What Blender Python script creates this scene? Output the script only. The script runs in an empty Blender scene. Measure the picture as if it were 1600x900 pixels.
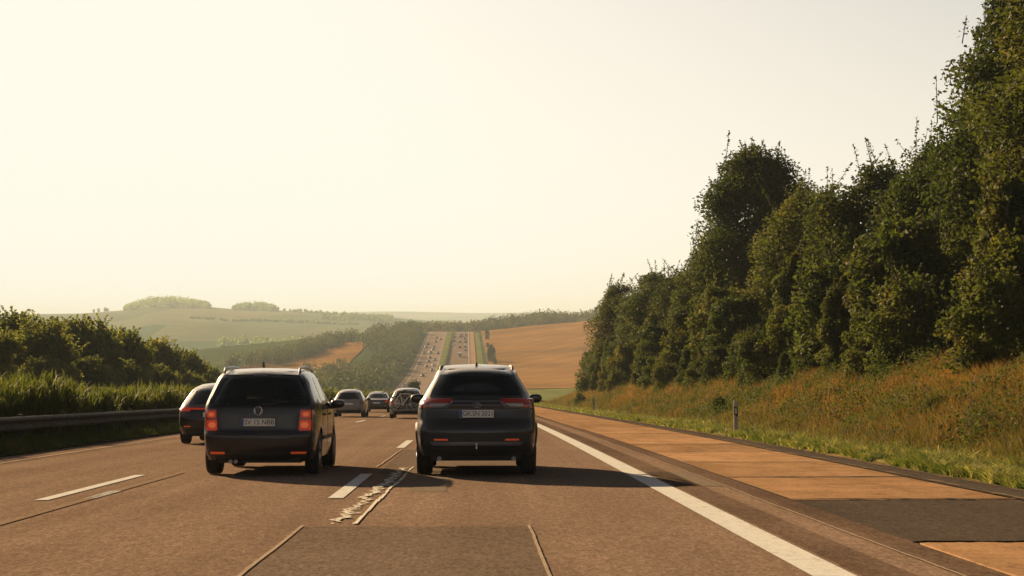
import bpy, bmesh, math, random
import numpy as np
from mathutils import Vector, Matrix
from mathutils.bvhtree import BVHTree

# ------------------------------------------------------------------ camera, sky, sun, exposure
S = bpy.context.scene
COL = S.collection
FPX = 2650.0                       # focal length in photo pixels (1600 wide)
cam_d = bpy.data.cameras.new("camera")
cam = bpy.data.objects.new("camera", cam_d)
COL.objects.link(cam)
cam_d.sensor_width = 36.0
cam_d.lens = 36.0 * FPX / 1600.0
cam_d.clip_start = 0.1
cam_d.clip_end = 30000.0
cam.location = (0.0, 0.0, 1.3)
cam.rotation_euler = (math.radians(90 + 1.08), 0.0, -math.radians(1.297))
S.camera = cam

SUN_EL, SUN_AZ = math.radians(19.4), math.radians(-33.5)     # azimuth from +Y, minus = left of the road
world = bpy.data.worlds.new("World")
S.world = world
world.use_nodes = True
wn = world.node_tree
bg = wn.nodes["Background"]
sky = wn.nodes.new("ShaderNodeTexSky")
sky.sky_type = 'NISHITA'
sky.sun_disc = False
sky.sun_elevation = SUN_EL
sky.sun_rotation = SUN_AZ
sky.altitude = 200.0
sky.air_density = 1.0
sky.dust_density = 1.6
sky.ozone_density = 0.6
# a dusty evening sky: the physical sky, its highlights rolled off the way film does, tinted cream
def vmath(op, a, b=None):
    n = wn.nodes.new("ShaderNodeVectorMath")
    n.operation = op
    wn.links.new(a, n.inputs[0])
    if b is not None:
        n.inputs[1].default_value = b
    return n.outputs[0]


SKY_GAIN, SKY_TOP = 0.212, (1.0, 0.95, 0.825)
bw = wn.nodes.new("ShaderNodeRGBToBW")
wn.links.new(sky.outputs[0], bw.inputs[0])
pale = wn.nodes.new("ShaderNodeMix")
pale.data_type = 'RGBA'
pale.inputs[0].default_value = 0.65          # dust takes most of the colour out of the sky
wn.links.new(sky.outputs[0], pale.inputs[6])
wn.links.new(bw.outputs[0], pale.inputs[7])
s1 = vmath('MULTIPLY', pale.outputs[2], (SKY_GAIN * 1.12, SKY_GAIN * 1.05, SKY_GAIN * 1.05))
sep = wn.nodes.new("ShaderNodeSeparateXYZ")
wn.links.new(s1, sep.inputs[0])
comb = wn.nodes.new("ShaderNodeCombineXYZ")
for i in range(3):
    pw = wn.nodes.new("ShaderNodeMath"); pw.operation = 'POWER'; pw.inputs[1].default_value = 1.9
    ng = wn.nodes.new("ShaderNodeMath"); ng.operation = 'MULTIPLY'; ng.inputs[1].default_value = -1.0
    ex = wn.nodes.new("ShaderNodeMath"); ex.operation = 'EXPONENT'
    om = wn.nodes.new("ShaderNodeMath"); om.operation = 'SUBTRACT'; om.inputs[0].default_value = 1.0
    wn.links.new(sep.outputs[i], pw.inputs[0]); wn.links.new(pw.outputs[0], ng.inputs[0]); wn.links.new(ng.outputs[0], ex.inputs[0]); wn.links.new(ex.outputs[0], om.inputs[1])
    wn.links.new(om.outputs[0], comb.inputs[i])
SKY_LEVEL = 0.322
s2 = vmath('MULTIPLY', comb.outputs[0], tuple(10.0 * SKY_LEVEL * c for c in SKY_TOP))
wn.links.new(s2, bg.inputs[0])
bg.inputs[1].default_value = 0.10

sun_d = bpy.data.lights.new("sun", 'SUN')
sun_d.energy = 5.0
sun_d.angle = math.radians(0.6)
sun_d.color = (1.0, 0.70, 0.38)
sun = bpy.data.objects.new("sun", sun_d)
COL.objects.link(sun)
sd = Vector((math.sin(SUN_AZ) * math.cos(SUN_EL), math.cos(SUN_AZ) * math.cos(SUN_EL), math.sin(SUN_EL)))
sun.rotation_euler = (-sd).to_track_quat('-Z', 'Y').to_euler()
sun.location = sd * 100

S.view_settings.view_transform = 'Standard'
S.view_settings.look = 'None'
S.view_settings.gamma = 1.0
S.view_settings.exposure = 1.68
S.render.engine = 'CYCLES'
S.cycles.volume_bounces = 1
S.cycles.max_bounces = 8
S.cycles.transparent_max_bounces = 16

HAZE = 1.5e-4
# ------------------------------------------------------------------ helpers
rng = np.random.default_rng(7)
random.seed(7)


def tag(o, label=None, cat=None, group=None, kind=None):
    if label:
        o["label"] = label
    if cat:
        o["category"] = cat
    if group:
        o["group"] = group
    if kind:
        o["kind"] = kind
    return o


def link(name, data, parent=None, loc=None, rot=None):
    o = bpy.data.objects.new(name, data)
    COL.objects.link(o)
    if parent is not None:
        o.parent = parent
    if loc is not None:
        o.location = loc
    if rot is not None:
        o.rotation_euler = rot
    return o


def empty(name, loc=(0, 0, 0), rz=0.0, pitch=0.0):
    o = bpy.data.objects.new(name, None)
    COL.objects.link(o)
    o.empty_display_size = 0.3
    o.location = loc
    o.rotation_euler = (pitch, 0, rz)
    return o


def children(o):
    return [c for c in bpy.data.objects if c.parent == o]


def copy_tree(o, parent=None):
    c = o.copy()
    COL.objects.link(c)
    if parent is not None:
        c.parent = parent
    for ch in list(o.children):
        copy_tree(ch, c)
    return c


def np_mesh(name, verts, faces, mat=None, smooth=False):
    """verts (n,3) array, faces (m,k) array with one k, or a list of faces"""
    me = bpy.data.meshes.new(name)
    verts = np.asarray(verts, dtype=np.float32)
    if isinstance(faces, np.ndarray):
        m, k = faces.shape
        me.vertices.add(len(verts))
        me.vertices.foreach_set("co", verts.ravel())
        me.loops.add(m * k)
        me.loops.foreach_set("vertex_index", faces.astype(np.int32).ravel())
        me.polygons.add(m)
        me.polygons.foreach_set("loop_start", np.arange(m, dtype=np.int32) * k)
        me.update(calc_edges=True)
    else:
        me.from_pydata([tuple(v) for v in verts], [], [tuple(f) for f in faces])
        me.update()
    if smooth:
        me.polygons.foreach_set("use_smooth", np.ones(len(me.polygons), dtype=bool))
    if mat:
        me.materials.append(mat)
    return me


class MB:
    """collects simple shapes; build() makes one mesh object"""

    def __init__(self):
        self.v, self.f = [], []

    def add(self, v, f):
        n = len(self.v)
        self.v += [tuple(p) for p in v]
        self.f += [tuple(i + n for i in q) for q in f]
        return self

    def box(self, x0, x1, y0, y1, z0, z1, bevel=0.0):
        if bevel <= 0:
            v = [(x, y, z) for z in (z0, z1) for y in (y0, y1) for x in (x0, x1)]
            f = [(0, 2, 3, 1), (4, 5, 7, 6), (0, 1, 5, 4), (2, 6, 7, 3), (0, 4, 6, 2), (1, 3, 7, 5)]
            return self.add(v, f)
        bm = bmesh.new()
        bmesh.ops.create_cube(bm, size=1.0)
        for p in bm.verts:
            p.co = Vector(((x0 + x1) / 2 + p.co.x * (x1 - x0), (y0 + y1) / 2 + p.co.y * (y1 - y0), (z0 + z1) / 2 + p.co.z * (z1 - z0)))
        bmesh.ops.bevel(bm, geom=bm.edges[:], offset=bevel, segments=2, affect='EDGES', profile=0.5)
        bm.verts.index_update()
        self.add([p.co[:] for p in bm.verts], [[p.index for p in q.verts] for q in bm.faces])
        bm.free()
        return self

    def tube(self, pts, r, n=8, cap=True):
        pts = [Vector(p) for p in pts]
        rs = r if isinstance(r, (list, tuple)) else [r] * len(pts)
        rings = []
        ref = None
        for i, p in enumerate(pts):
            d = (pts[min(i + 1, len(pts) - 1)] - pts[max(i - 1, 0)])
            d.normalize()
            if ref is None:
                ref = Vector((0, 0, 1)) if abs(d.z) < 0.9 else Vector((1, 0, 0))
            a = d.cross(ref)
            if a.length < 1e-4:
                a = d.cross(Vector((0, 1, 0)))
            a.normalize()
            b = a.cross(d)
            rings.append([p + (a * math.cos(t) + b * math.sin(t)) * rs[i] for t in (2 * math.pi * k / n for k in range(n))])
        v = [q for ring in rings for q in ring]
        f = []
        for i in range(len(pts) - 1):
            for k in range(n):
                k2 = (k + 1) % n
                f.append((i * n + k, (i + 1) * n + k, (i + 1) * n + k2, i * n + k2))
        if cap:
            f.append(tuple(range(n)))
            f.append(tuple((len(pts) - 1) * n + k for k in reversed(range(n))))
        return self.add(v, f)

    def lathe_x(self, prof, n=28):
        """prof: (x, r) pairs turned about the x axis, closed profile"""
        m = len(prof)
        v = [(x, r * math.cos(2 * math.pi * k / n), r * math.sin(2 * math.pi * k / n)) for k in range(n) for x, r in prof]
        f = []
        for k in range(n):
            k2 = (k + 1) % n
            for i in range(m):
                i2 = (i + 1) % m
                f.append((k * m + i, k * m + i2, k2 * m + i2, k2 * m + i))
        return self.add(v, f)

    def ellipsoid(self, c, r, nu=14, nv=10, e=1.0):
        v, f = [], []
        sg = lambda t, e: math.copysign(abs(t) ** e, t)
        for j in range(nv + 1):
            th = math.pi * j / nv - math.pi / 2
            for i in range(nu):
                ph = 2 * math.pi * i / nu
                v.append((c[0] + r[0] * sg(math.cos(th), e) * sg(math.cos(ph), e), c[1] + r[1] * sg(math.cos(th), e) * sg(math.sin(ph), e), c[2] + r[2] * sg(math.sin(th), e)))
        for j in range(nv):
            for i in range(nu):
                i2 = (i + 1) % nu
                f.append((j * nu + i, j * nu + i2, (j + 1) * nu + i2, (j + 1) * nu + i))
        return self.add(v, f)

    def mesh(self, name, mat=None, smooth=False):
        me = bpy.data.meshes.new(name)
        me.from_pydata(self.v, [], self.f)
        me.update()
        bm = bmesh.new()
        bm.from_mesh(me)
        bmesh.ops.recalc_face_normals(bm, faces=bm.faces[:])
        bm.to_mesh(me)
        bm.free()
        if smooth:
            me.polygons.foreach_set("use_smooth", np.ones(len(me.polygons), dtype=bool))
            try:
                me.set_sharp_from_angle(angle=math.radians(38))
            except Exception:
                pass
        if mat:
            me.materials.append(mat)
        return me

    def build(self, name, mat=None, parent=None, smooth=False, loc=None):
        return link(name, self.mesh(name, mat, smooth), parent, loc)


# ------------------------------------------------------------------ materials
def material(name, base=(0.5, 0.5, 0.5), rough=0.6, metal=0.0, spec=0.5, emit=None, emit_s=0.0, coat=0.0):
    m = bpy.data.materials.new(name)
    m.use_nodes = True
    b = m.node_tree.nodes["Principled BSDF"]
    b.inputs["Base Color"].default_value = (*base, 1)
    b.inputs["Roughness"].default_value = rough
    b.inputs["Metallic"].default_value = metal
    b.inputs["Specular IOR Level"].default_value = spec
    b.inputs["Coat Weight"].default_value = coat
    b.inputs["Coat Roughness"].default_value = 0.1
    if emit:
        b.inputs["Emission Color"].default_value = (*emit, 1)
        b.inputs["Emission Strength"].default_value = emit_s
    return m


def nd(m, kind, **kw):
    n = m.node_tree.nodes.new(kind)
    for k, v in kw.items():
        if k in n.inputs.keys() if isinstance(k, str) else False:
            n.inputs[k].default_value = v
        else:
            setattr(n, k, v)
    return n


def lk(m, a, b):
    m.node_tree.links.new(a, b)


def pos_coords(m, scale=(1, 1, 1), kind='world', rot=(0, 0, 0)):
    mp = nd(m, "ShaderNodeMapping")
    mp.inputs["Scale"].default_value = scale
    mp.inputs["Rotation"].default_value = rot
    if kind == 'world':
        g = nd(m, "ShaderNodeNewGeometry")
        lk(m, g.outputs["Position"], mp.inputs[0])
    else:
        g = nd(m, "ShaderNodeTexCoord")
        lk(m, g.outputs["Object"], mp.inputs[0])
    return mp.outputs[0]


def noise(m, vec, scale, detail=4.0, rough=0.55, dist=0.0):
    n = nd(m, "ShaderNodeTexNoise")
    n.inputs["Scale"].default_value = scale
    n.inputs["Detail"].default_value = detail
    n.inputs["Roughness"].default_value = rough
    n.inputs["Distortion"].default_value = dist
    lk(m, vec, n.inputs["Vector"])
    return n.outputs[0]


def ramp(m, fac, stops):
    r = nd(m, "ShaderNodeValToRGB")
    e = r.color_ramp.elements
    while len(e) < len(stops):
        e.new(0.5)
    for i, (p, c) in enumerate(stops):
        e[i].position = p
        e[i].color = (*c, 1) if len(c) == 3 else c
    lk(m, fac, r.inputs[0])
    return r.outputs[0]


def mix(m, fac, a, b, mode='MIX'):
    n = nd(m, "ShaderNodeMix")
    n.data_type = 'RGBA'
    n.blend_type = mode
    for sock, v in ((n.inputs[0], fac), (n.inputs[6], a), (n.inputs[7], b)):
        if hasattr(v, "is_linked"):
            lk(m, v, sock)
        elif isinstance(v, (int, float)):
            sock.default_value = v
        else:
            sock.default_value = (*v, 1)
    return n.outputs[2]


def bump(m, h, strength, dist=0.01):
    b = nd(m, "ShaderNodeBump")
    b.inputs["Strength"].default_value = strength
    b.inputs["Distance"].default_value = dist
    lk(m, h, b.inputs["Height"])
    lk(m, b.outputs[0], m.node_tree.nodes["Principled BSDF"].inputs["Normal"])


def base_in(m):
    return m.node_tree.nodes["Principled BSDF"].inputs["Base Color"]


def G(v):
    return (v, v, v)


def asphalt(name, c0, c1, streak=0.25, grain=0.5):
    m = material(name, c0, 1.0, spec=0.0)
    w = pos_coords(m)
    big = noise(m, w, 0.35, 5)
    col = ramp(m, big, [(0.3, c0), (0.7, c1)])
    st = noise(m, pos_coords(m, (1.6, 0.03, 0.03)), 1.0, 3)
    col = mix(m, streak, col, ramp(m, st, [(0.35, G(0.55)), (0.65, G(1.25))]), 'MULTIPLY')
    gr = noise(m, w, 34.0, 3, 0.8)
    col = mix(m, grain, col, ramp(m, gr, [(0.36, G(0.35)), (0.5, G(0.95)), (0.66, G(1.9))]), 'MULTIPLY')
    # polished wheel tracks along the lanes
    g = nd(m, "ShaderNodeNewGeometry")
    sx = nd(m, "ShaderNodeSeparateXYZ")
    lk(m, g.outputs["Position"], sx.inputs[0])
    mm = nd(m, "ShaderNodeMath")
    mm.operation = 'MULTIPLY_ADD'
    mm.inputs[1].default_value = 2 * math.pi * 2 / 3.55
    mm.inputs[2].default_value = 2 * math.pi * 2 * 1.66 / 3.55 + math.pi
    lk(m, sx.outputs[0], mm.inputs[0])
    sn = nd(m, "ShaderNodeMath")
    sn.operation = 'COSINE'
    lk(m, mm.outputs[0], sn.inputs[0])
    tr_ = ramp(m, sn.outputs[0], [(0.0, G(0.93)), (1.0, G(1.07))])
    sn2 = nd(m, "ShaderNodeMath")
    sn2.operation = 'MULTIPLY_ADD'
    sn2.inputs[1].default_value = 0.5
    sn2.inputs[2].default_value = 0.5
    lk(m, sn.outputs[0], sn2.inputs[0])
    lk(m, sn2.outputs[0], tr_.node.inputs[0])
    col = mix(m, noise(m, pos_coords(m, (0.3, 0.05, 1)), 1.0, 3), col, tr_, 'MULTIPLY')
    gr3 = noise(m, pos_coords(m, (1, 0.3, 1)), 17.0, 3, 0.85)
    col = mix(m, grain * 0.6, col, ramp(m, gr3, [(0.36, G(0.3)), (0.64, G(1.75))]), 'MULTIPLY')
    lk(m, col, base_in(m))
    gr2 = noise(m, w, 90.0, 2, 0.7)
    bump(m, gr2, 0.5, 0.006)
    return m


ROADC = (0.105, 0.073, 0.052)
M = {}
M['asphalt'] = asphalt("asphalt", (0.138, 0.098, 0.074), (0.162, 0.115, 0.088))
M['asphalt_pale'] = asphalt("asphalt_pale", (0.17, 0.128, 0.1), (0.2, 0.15, 0.118), 0.2)
M['asphalt_dark'] = asphalt("asphalt_dark", (0.05, 0.042, 0.036), (0.064, 0.052, 0.044), 0.12)
M['asphalt_band'] = asphalt("asphalt_band", (0.08, 0.056, 0.043), (0.115, 0.08, 0.06), 0.5)
M['asphalt_patch'] = asphalt("asphalt_patch", (0.104, 0.079, 0.063), (0.12, 0.092, 0.073), 0.15)
M['asphalt_smooth'] = asphalt("asphalt_smooth", (0.125, 0.1, 0.08), (0.14, 0.112, 0.088), 0.1, 0.25)


def concrete():
    m = material("concrete", (0.3, 0.2, 0.11), 1.0, spec=0.0)
    w = pos_coords(m)
    col = ramp(m, noise(m, w, 0.8, 6), [(0.3, (0.21, 0.127, 0.07)), (0.7, (0.275, 0.168, 0.095))])
    oi = nd(m, "ShaderNodeObjectInfo")
    col = mix(m, 1.0, col, ramp(m, oi.outputs["Random"], [(0.0, G(0.86)), (1.0, G(1.1))]), 'MULTIPLY')
    gr = noise(m, w, 28, 3, 0.8)
    col = mix(m, 0.5, col, ramp(m, gr, [(0.36, G(0.5)), (0.64, G(1.5))]), 'MULTIPLY')
    st = noise(m, w, 2.2, 6, 0.75, 1.2)
    col = mix(m, 0.75, col, ramp(m, st, [(0.33, (0.5, 0.52, 0.56)), (0.5, G(1.0)), (0.68, (1.12, 1.1, 1.06))]), 'MULTIPLY')
    lg = noise(m, pos_coords(m, (1.3, 0.12, 1)), 1.0, 5, 0.7)
    col = mix(m, 0.6, col, ramp(m, lg, [(0.33, (0.62, 0.63, 0.66)), (0.5, G(1.0)), (0.7, G(1.1))]), 'MULTIPLY')
    lk(m, col, base_in(m))
    bump(m, gr, 0.3, 0.005)
    return m


def paint(name, c, wear=0.5):
    m = material(name, c, 1.0, spec=0.0)
    w = pos_coords(m)
    n = noise(m, w, 7.0, 6, 0.75)
    n2 = noise(m, w, 40.0, 3, 0.8)
    col = mix(m, 0.5, c, ramp(m, n2, [(0.35, G(0.55)), (0.6, G(1.1))]), 'MULTIPLY')
    col = mix(m, wear, col, ramp(m, n, [(0.33, (0.35, 0.3, 0.25)), (0.5, G(1.0))]), 'MULTIPLY')
    lk(m, col, base_in(m))
    return m


M['concrete'] = concrete()
M['paint'] = paint("road_paint", (0.44, 0.44, 0.43), 0.45)
M['paint_worn'] = paint("worn_road_paint", (0.185, 0.135, 0.1), 0.6)
M['seal'] = paint("joint_sealant", (0.27, 0.215, 0.165), 0.5)


def soil(name, stops, scale=0.6, fine=6.0, rough=0.95):
    m = material(name, stops[0][1], rough, spec=0.0)
    w = pos_coords(m)
    col = ramp(m, noise(m, w, scale, 6, 0.6), stops)
    gr = noise(m, w, fine, 4, 0.8)
    col = mix(m, 0.6, col, ramp(m, gr, [(0.3, G(0.5)), (0.7, G(1.45))]), 'MULTIPLY')
    lk(m, col, base_in(m))
    bump(m, gr, 0.6, 0.05)
    return m


def leaf_mat(name, stops, transl=0.4, scale=0.5, vary=0.6):
    m = bpy.data.materials.new(name)
    m.use_nodes = True
    nt = m.node_tree
    b = nt.nodes["Principled BSDF"]
    out = nt.nodes["Material Output"]
    b.inputs["Roughness"].default_value = 0.7
    b.inputs["Specular IOR Level"].default_value = 0.08
    w = pos_coords(m)
    col = ramp(m, noise(m, w, scale, 5, 0.65), stops)
    f = noise(m, w, 7.0, 2, 0.9)
    col = mix(m, 0.7, col, ramp(m, f, [(0.3, G(0.5)), (0.7, G(1.5))]), 'MULTIPLY')
    oi = nd(m, "ShaderNodeObjectInfo")
    col = mix(m, vary, col, ramp(m, oi.outputs["Random"], [(0.0, (0.62, 0.72, 0.7)), (0.5, (1.0, 1.0, 1.0)), (1.0, (1.55, 1.25, 0.95))]), 'MULTIPLY')
    lk(m, col, b.inputs["Base Color"])
    t = nd(m, "ShaderNodeBsdfTranslucent")
    tc = mix(m, 1.0, col, (1.3, 1.4, 0.55), 'MULTIPLY')
    lk(m, tc, t.inputs[0])
    ms = nd(m, "ShaderNodeMixShader")
    ms.inputs[0].default_value = transl
    lk(m, b.outputs[0], ms.inputs[1])
    lk(m, t.outputs[0], ms.inputs[2])
    lk(m, ms.outputs[0], out.inputs[0])
    return m


M['leaf'] = leaf_mat("tree_leaves", [(0.32, (0.027, 0.039, 0.014)), (0.5, (0.043, 0.053, 0.018)), (0.62, (0.064, 0.064, 0.022)), (0.74, (0.1, 0.074, 0.028))], 0.4)
M['leaf_shrub'] = leaf_mat("shrub_leaves", [(0.3, (0.034, 0.05, 0.018)), (0.5, (0.052, 0.064, 0.022)), (0.62, (0.075, 0.073, 0.028)), (0.76, (0.11, 0.08, 0.032))], 0.4, 0.8)
M['leaf_hedge'] = leaf_mat("hedge_leaves", [(0.3, (0.033, 0.045, 0.016)), (0.5, (0.06, 0.071, 0.025)), (0.7, (0.105, 0.096, 0.04))], 0.42, 1.2, 0.1)
M['leaf_far'] = leaf_mat("far_leaves", [(0.34, (0.022, 0.034, 0.013)), (0.5, (0.055, 0.066, 0.022)), (0.66, (0.125, 0.11, 0.038))], 0.25, 0.09)
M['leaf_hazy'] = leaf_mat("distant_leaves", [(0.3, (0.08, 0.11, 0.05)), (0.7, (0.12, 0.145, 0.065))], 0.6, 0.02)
M['leaf_left'] = leaf_mat("scrub_leaves", [(0.3, (0.085, 0.1, 0.036)), (0.5, (0.125, 0.135, 0.048)), (0.7, (0.19, 0.175, 0.065))], 0.55, 0.35, 0.3)
M['bark'] = soil("bark", [(0.3, (0.05, 0.04, 0.03)), (0.7, (0.1, 0.08, 0.06))], 3.0, 20.0)
M['grass'] = leaf_mat("verge_grass", [(0.3, (0.045, 0.075, 0.022)), (0.45, (0.07, 0.09, 0.03)), (0.56, (0.17, 0.15, 0.07)), (0.68, (0.4, 0.36, 0.22))], 0.4, 2.6, 0.0)
M['drygrass'] = leaf_mat("dry_grass", [(0.3, (0.05, 0.055, 0.02)), (0.42, (0.11, 0.082, 0.03)), (0.54, (0.16, 0.09, 0.038)), (0.72, (0.21, 0.105, 0.04))], 0.4, 0.45, 0.0)


def bank_zones():
    """greener, duller grass at the foot of the bank, dry orange grass higher up"""
    m = M['drygrass']
    g = nd(m, "ShaderNodeNewGeometry")
    sx = nd(m, "ShaderNodeSeparateXYZ")
    lk(m, g.outputs["Position"], sx.inputs[0])
    ad = nd(m, "ShaderNodeMath")
    ad.operation = 'MULTIPLY_ADD'
    ad.inputs[1].default_value = 5.2
    lk(m, noise(m, pos_coords(m), 0.35, 4), ad.inputs[0])
    lk(m, sx.outputs[0], ad.inputs[2])
    mr = nd(m, "ShaderNodeMapRange")
    mr.inputs[1].default_value, mr.inputs[2].default_value = 11.3, 13.6
    lk(m, ad.outputs[0], mr.inputs[0])
    olive = ramp(m, noise(m, pos_coords(m), 2.2, 4, 0.7), [(0.34, (0.035, 0.045, 0.018)), (0.5, (0.08, 0.07, 0.03)), (0.64, (0.15, 0.098, 0.045))])
    for n in m.node_tree.nodes:
        if n.type == 'BSDF_PRINCIPLED':
            src = n.inputs["Base Color"].links[0].from_socket
            c = mix(m, mr.outputs[0], olive, src)
            lk(m, c, n.inputs["Base Color"])
    for n in m.node_tree.nodes:
        if n.type == 'BSDF_TRANSLUCENT':
            lk(m, mix(m, 1.0, c, (1.3, 1.3, 0.6), 'MULTIPLY'), n.inputs[0])


bank_zones()
# ------------------------------------------------------------------ road profile and terrain
_ys = np.arange(-660.0, 1700.1, 1.0)
_sl = np.interp(_ys, [-200, 30, 60, 200, 480, 720, 880, 1180, 1230, 1310, 1450, 1700], [-.0415, -.0415, -.0445, -.0445, -.0445, .0, .041, .043, .036, -.01, -.04, -.04])
_zz = np.concatenate([[0], np.cumsum((_sl[1:] + _sl[:-1]) / 2)])
_zz -= np.interp(0, _ys, _zz)


def ZR(y):
    return np.interp(y, _ys, _zz)


def XS(y):
    return np.interp(y, [-200, 260, 400, 520, 640, 740, 916, 1230, 1700], [0, 0, -0.9, -2.4, -4.0, -4.8, -5.0, -6.4, -7])


def SLOPE(y):
    return float(np.interp(y, _ys, _sl))


def sst(x, a, b):
    t = np.clip((x - a) / (b - a), 0, 1)
    return t * t * (3 - 2 * t)


def vnoise(x, y, s, seed=0):
    """smooth value noise, vectorised"""
    x = np.asarray(x, float) / s
    y = np.asarray(y, float) / s
    xi, yi = np.floor(x), np.floor(y)
    fx, fy = x - xi, y - yi
    fx, fy = fx * fx * (3 - 2 * fx), fy * fy * (3 - 2 * fy)

    def h(a, b):
        t = np.sin(a * 127.1 + b * 311.7 + seed * 74.7) * 43758.5453
        return t - np.floor(t)
    return (h(xi, yi) * (1 - fx) + h(xi + 1, yi) * fx) * (1 - fy) + (h(xi, yi + 1) * (1 - fx) + h(xi + 1, yi + 1) * fx) * fy


def bank(y):
    return 1.0 - sst(y, 185, 235)


def H(X, Y):
    """ground height"""
    X = np.asarray(X, float)
    Y = np.asarray(Y, float)
    x = X - XS(Y)
    z = ZR(Y) - 0.25
    # right: verge, cut bank, then a gentle rise
    bk = bank(Y)
    right = 0.25 * sst(x, 6.9, 7.3) + bk * (1.9 * sst(x, 8.2, 13.5) + 0.8 * sst(x, 13, 30) + 0.25 * sst(x, 8, 10) * (vnoise(X, Y, 2.5, 3) - 0.5))
    cross = sst(Y, 700, 1225) * 0.085 * np.clip(x - 12, 0, 150) + sst(Y, 300, 600) * 0.02 * np.clip(x - 12, 0, 60)
    # left: beyond the far carriageway
    left = 0.25 * sst(-x, 27.5, 28.5) + sst(-x, 28, 40) * 0.6 * (1 - sst(Y, 200, 260))
    fall = -sst(Y, 720, 1080) * 0.1 * np.clip(-x - 66, 0, 150) - sst(Y, 220, 420) * (1 - sst(Y, 640, 880)) * 0.09 * np.clip(-x - 35, 0, 120)
    med = 0.25 * sst(-x, 9.2, 9.6) * (1 - sst(-x, 12.6, 13.2))
    rough_ = (vnoise(X, Y, 37, 1) - 0.5) * 1.6 * sst(np.abs(x), 34, 80) + (vnoise(X, Y, 9, 2) - 0.5) * 0.3 * sst(np.abs(x), 31, 40)
    return z + right + cross + left + fall + med + rough_


def HP(X, Y):
    return float(H(X, Y))


def grid_mesh(name, xs, ys, fn, mat, dz=0.0, smooth=True, inner=None):
    Xg, Yg = np.meshgrid(xs, ys)
    Zg = fn(Xg, Yg) + dz
    v = np.stack([Xg, Yg, Zg], -1).reshape(-1, 3)
    nx, ny = len(xs), len(ys)
    i = (np.arange(ny - 1)[:, None] * nx + np.arange(nx - 1)[None, :]).ravel()
    f = np.stack([i, i + 1, i + 1 + nx, i + nx], -1)
    return np_mesh(name, v, f, mat, smooth)


def geo(a, b, n, p):
    return a + (b - a) * np.linspace(0, 1, n) ** p


YR = np.concatenate([np.arange(-640, 20, 10.0), np.arange(20, 240, 2.0), np.arange(240, 620, 10.0), np.arange(620, 1400, 8.0), np.arange(1400, 1661, 20.0)])
XRr = np.concatenate([-geo(40, 760, 46, 1.7)[::-1], np.arange(-39, -13.5, 3), np.array([-13.2, -12.9, -12.6, -11, -9.6, -9.4, -9.2]), np.arange(-8, 6.9, 4.0), np.array([6.9, 7.1, 7.3, 8.2]), np.arange(8.6, 20, 0.6), np.arange(20.5, 40, 2.5), geo(41, 760, 46, 1.7)])


def Hx(X, Y):
    return H(X + XS(Y), Y)


M['ground'] = soil("ground_dry", [(0.3, (0.06, 0.055, 0.02)), (0.5, (0.1, 0.075, 0.03)), (0.7, (0.17, 0.1, 0.042))], 0.15, 5.0)


def far_meadows():
    m = M['ground']
    b = base_in(m)
    old = b.links[0].from_socket
    w = pos_coords(m)
    g = nd(m, "ShaderNodeNewGeometry")
    sx = nd(m, "ShaderNodeSeparateXYZ")
    lk(m, g.outputs["Position"], sx.inputs[0])
    mr = nd(m, "ShaderNodeMapRange")
    mr.inputs[1].default_value, mr.inputs[2].default_value = 210.0, 270.0
    lk(m, sx.outputs[1], mr.inputs[0])
    gr = ramp(m, noise(m, w, 0.02, 5, 0.7), [(0.35, (0.03, 0.048, 0.018)), (0.55, (0.05, 0.068, 0.025)), (0.7, (0.085, 0.075, 0.03))])
    lk(m, mix(m, mr.outputs[0], old, gr), b)


far_meadows()


def ground_mesh():
    Xg, Yg = np.meshgrid(XRr, YR)
    Xw = Xg + XS(Yg)
    Zg = H(Xw, Yg)
    v = np.stack([Xw, Yg, Zg], -1).reshape(-1, 3)
    nx, ny = len(XRr), len(YR)
    i = (np.arange(ny - 1)[:, None] * nx + np.arange(nx - 1)[None, :]).ravel()
    f = np.stack([i, i + 1, i + 1 + nx, i + nx], -1)
    return np_mesh("ground", v, f, M['ground'], True)


tag(link("ground", ground_mesh()), kind="structure")


# far hills: a height field on rays from the road, from behind the valley to the horizon
def ycrest(p):
    return np.interp(p, [-2600, -900, -300, 0, 130, 195, 240, 330, 365, 435, 500, 600, 640, 700, 760, 900, 1600, 4200],
                     [470, 476, 484, 492, 490, 485, 478, 480, 483, 485, 489, 494, 499, 503, 505, 507, 503, 490])


def ybase(p):
    return np.interp(p, [-2600, 0, 420, 640, 740, 900, 1300, 4200], [600, 595, 590, 566, 540, 530, 530, 530])


def HF(p, d):
    t = np.clip((d - 1250) / (3700 - 1250), 0, 1)
    s = 1 - (1 - t) ** 1.7
    y = ybase(p) + (ycrest(p) - ybase(p)) * s
    y = y + (vnoise(p * 1.0, d, 260, 5) - 0.5) * 9 * np.sin(np.pi * t) + (vnoise(p, d, 60, 6) - 0.5) * 2.0 * np.sin(np.pi * t)
    z = (500 - y) * d / FPX + 1.3
    zc = (500 - ycrest(p)) * 3700 / FPX + 1.3
    back = sst(d, 3700, 5200)
    far_y = np.interp(p, [-2600, 300, 480, 700, 1000, 4200], [494, 494, 489, 487, 488, 486]) + (vnoise(p, d * 0 + 3, 150, 8) - 0.5) * 3
    zfar = (500 - far_y) * 8200 / FPX
    u = sst(d, 5200, 8200)
    z = np.where(d > 3700, zc * (1 - back) + (zc - 45) * back, z)
    return z * (1 - u) + zfar * u


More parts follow.
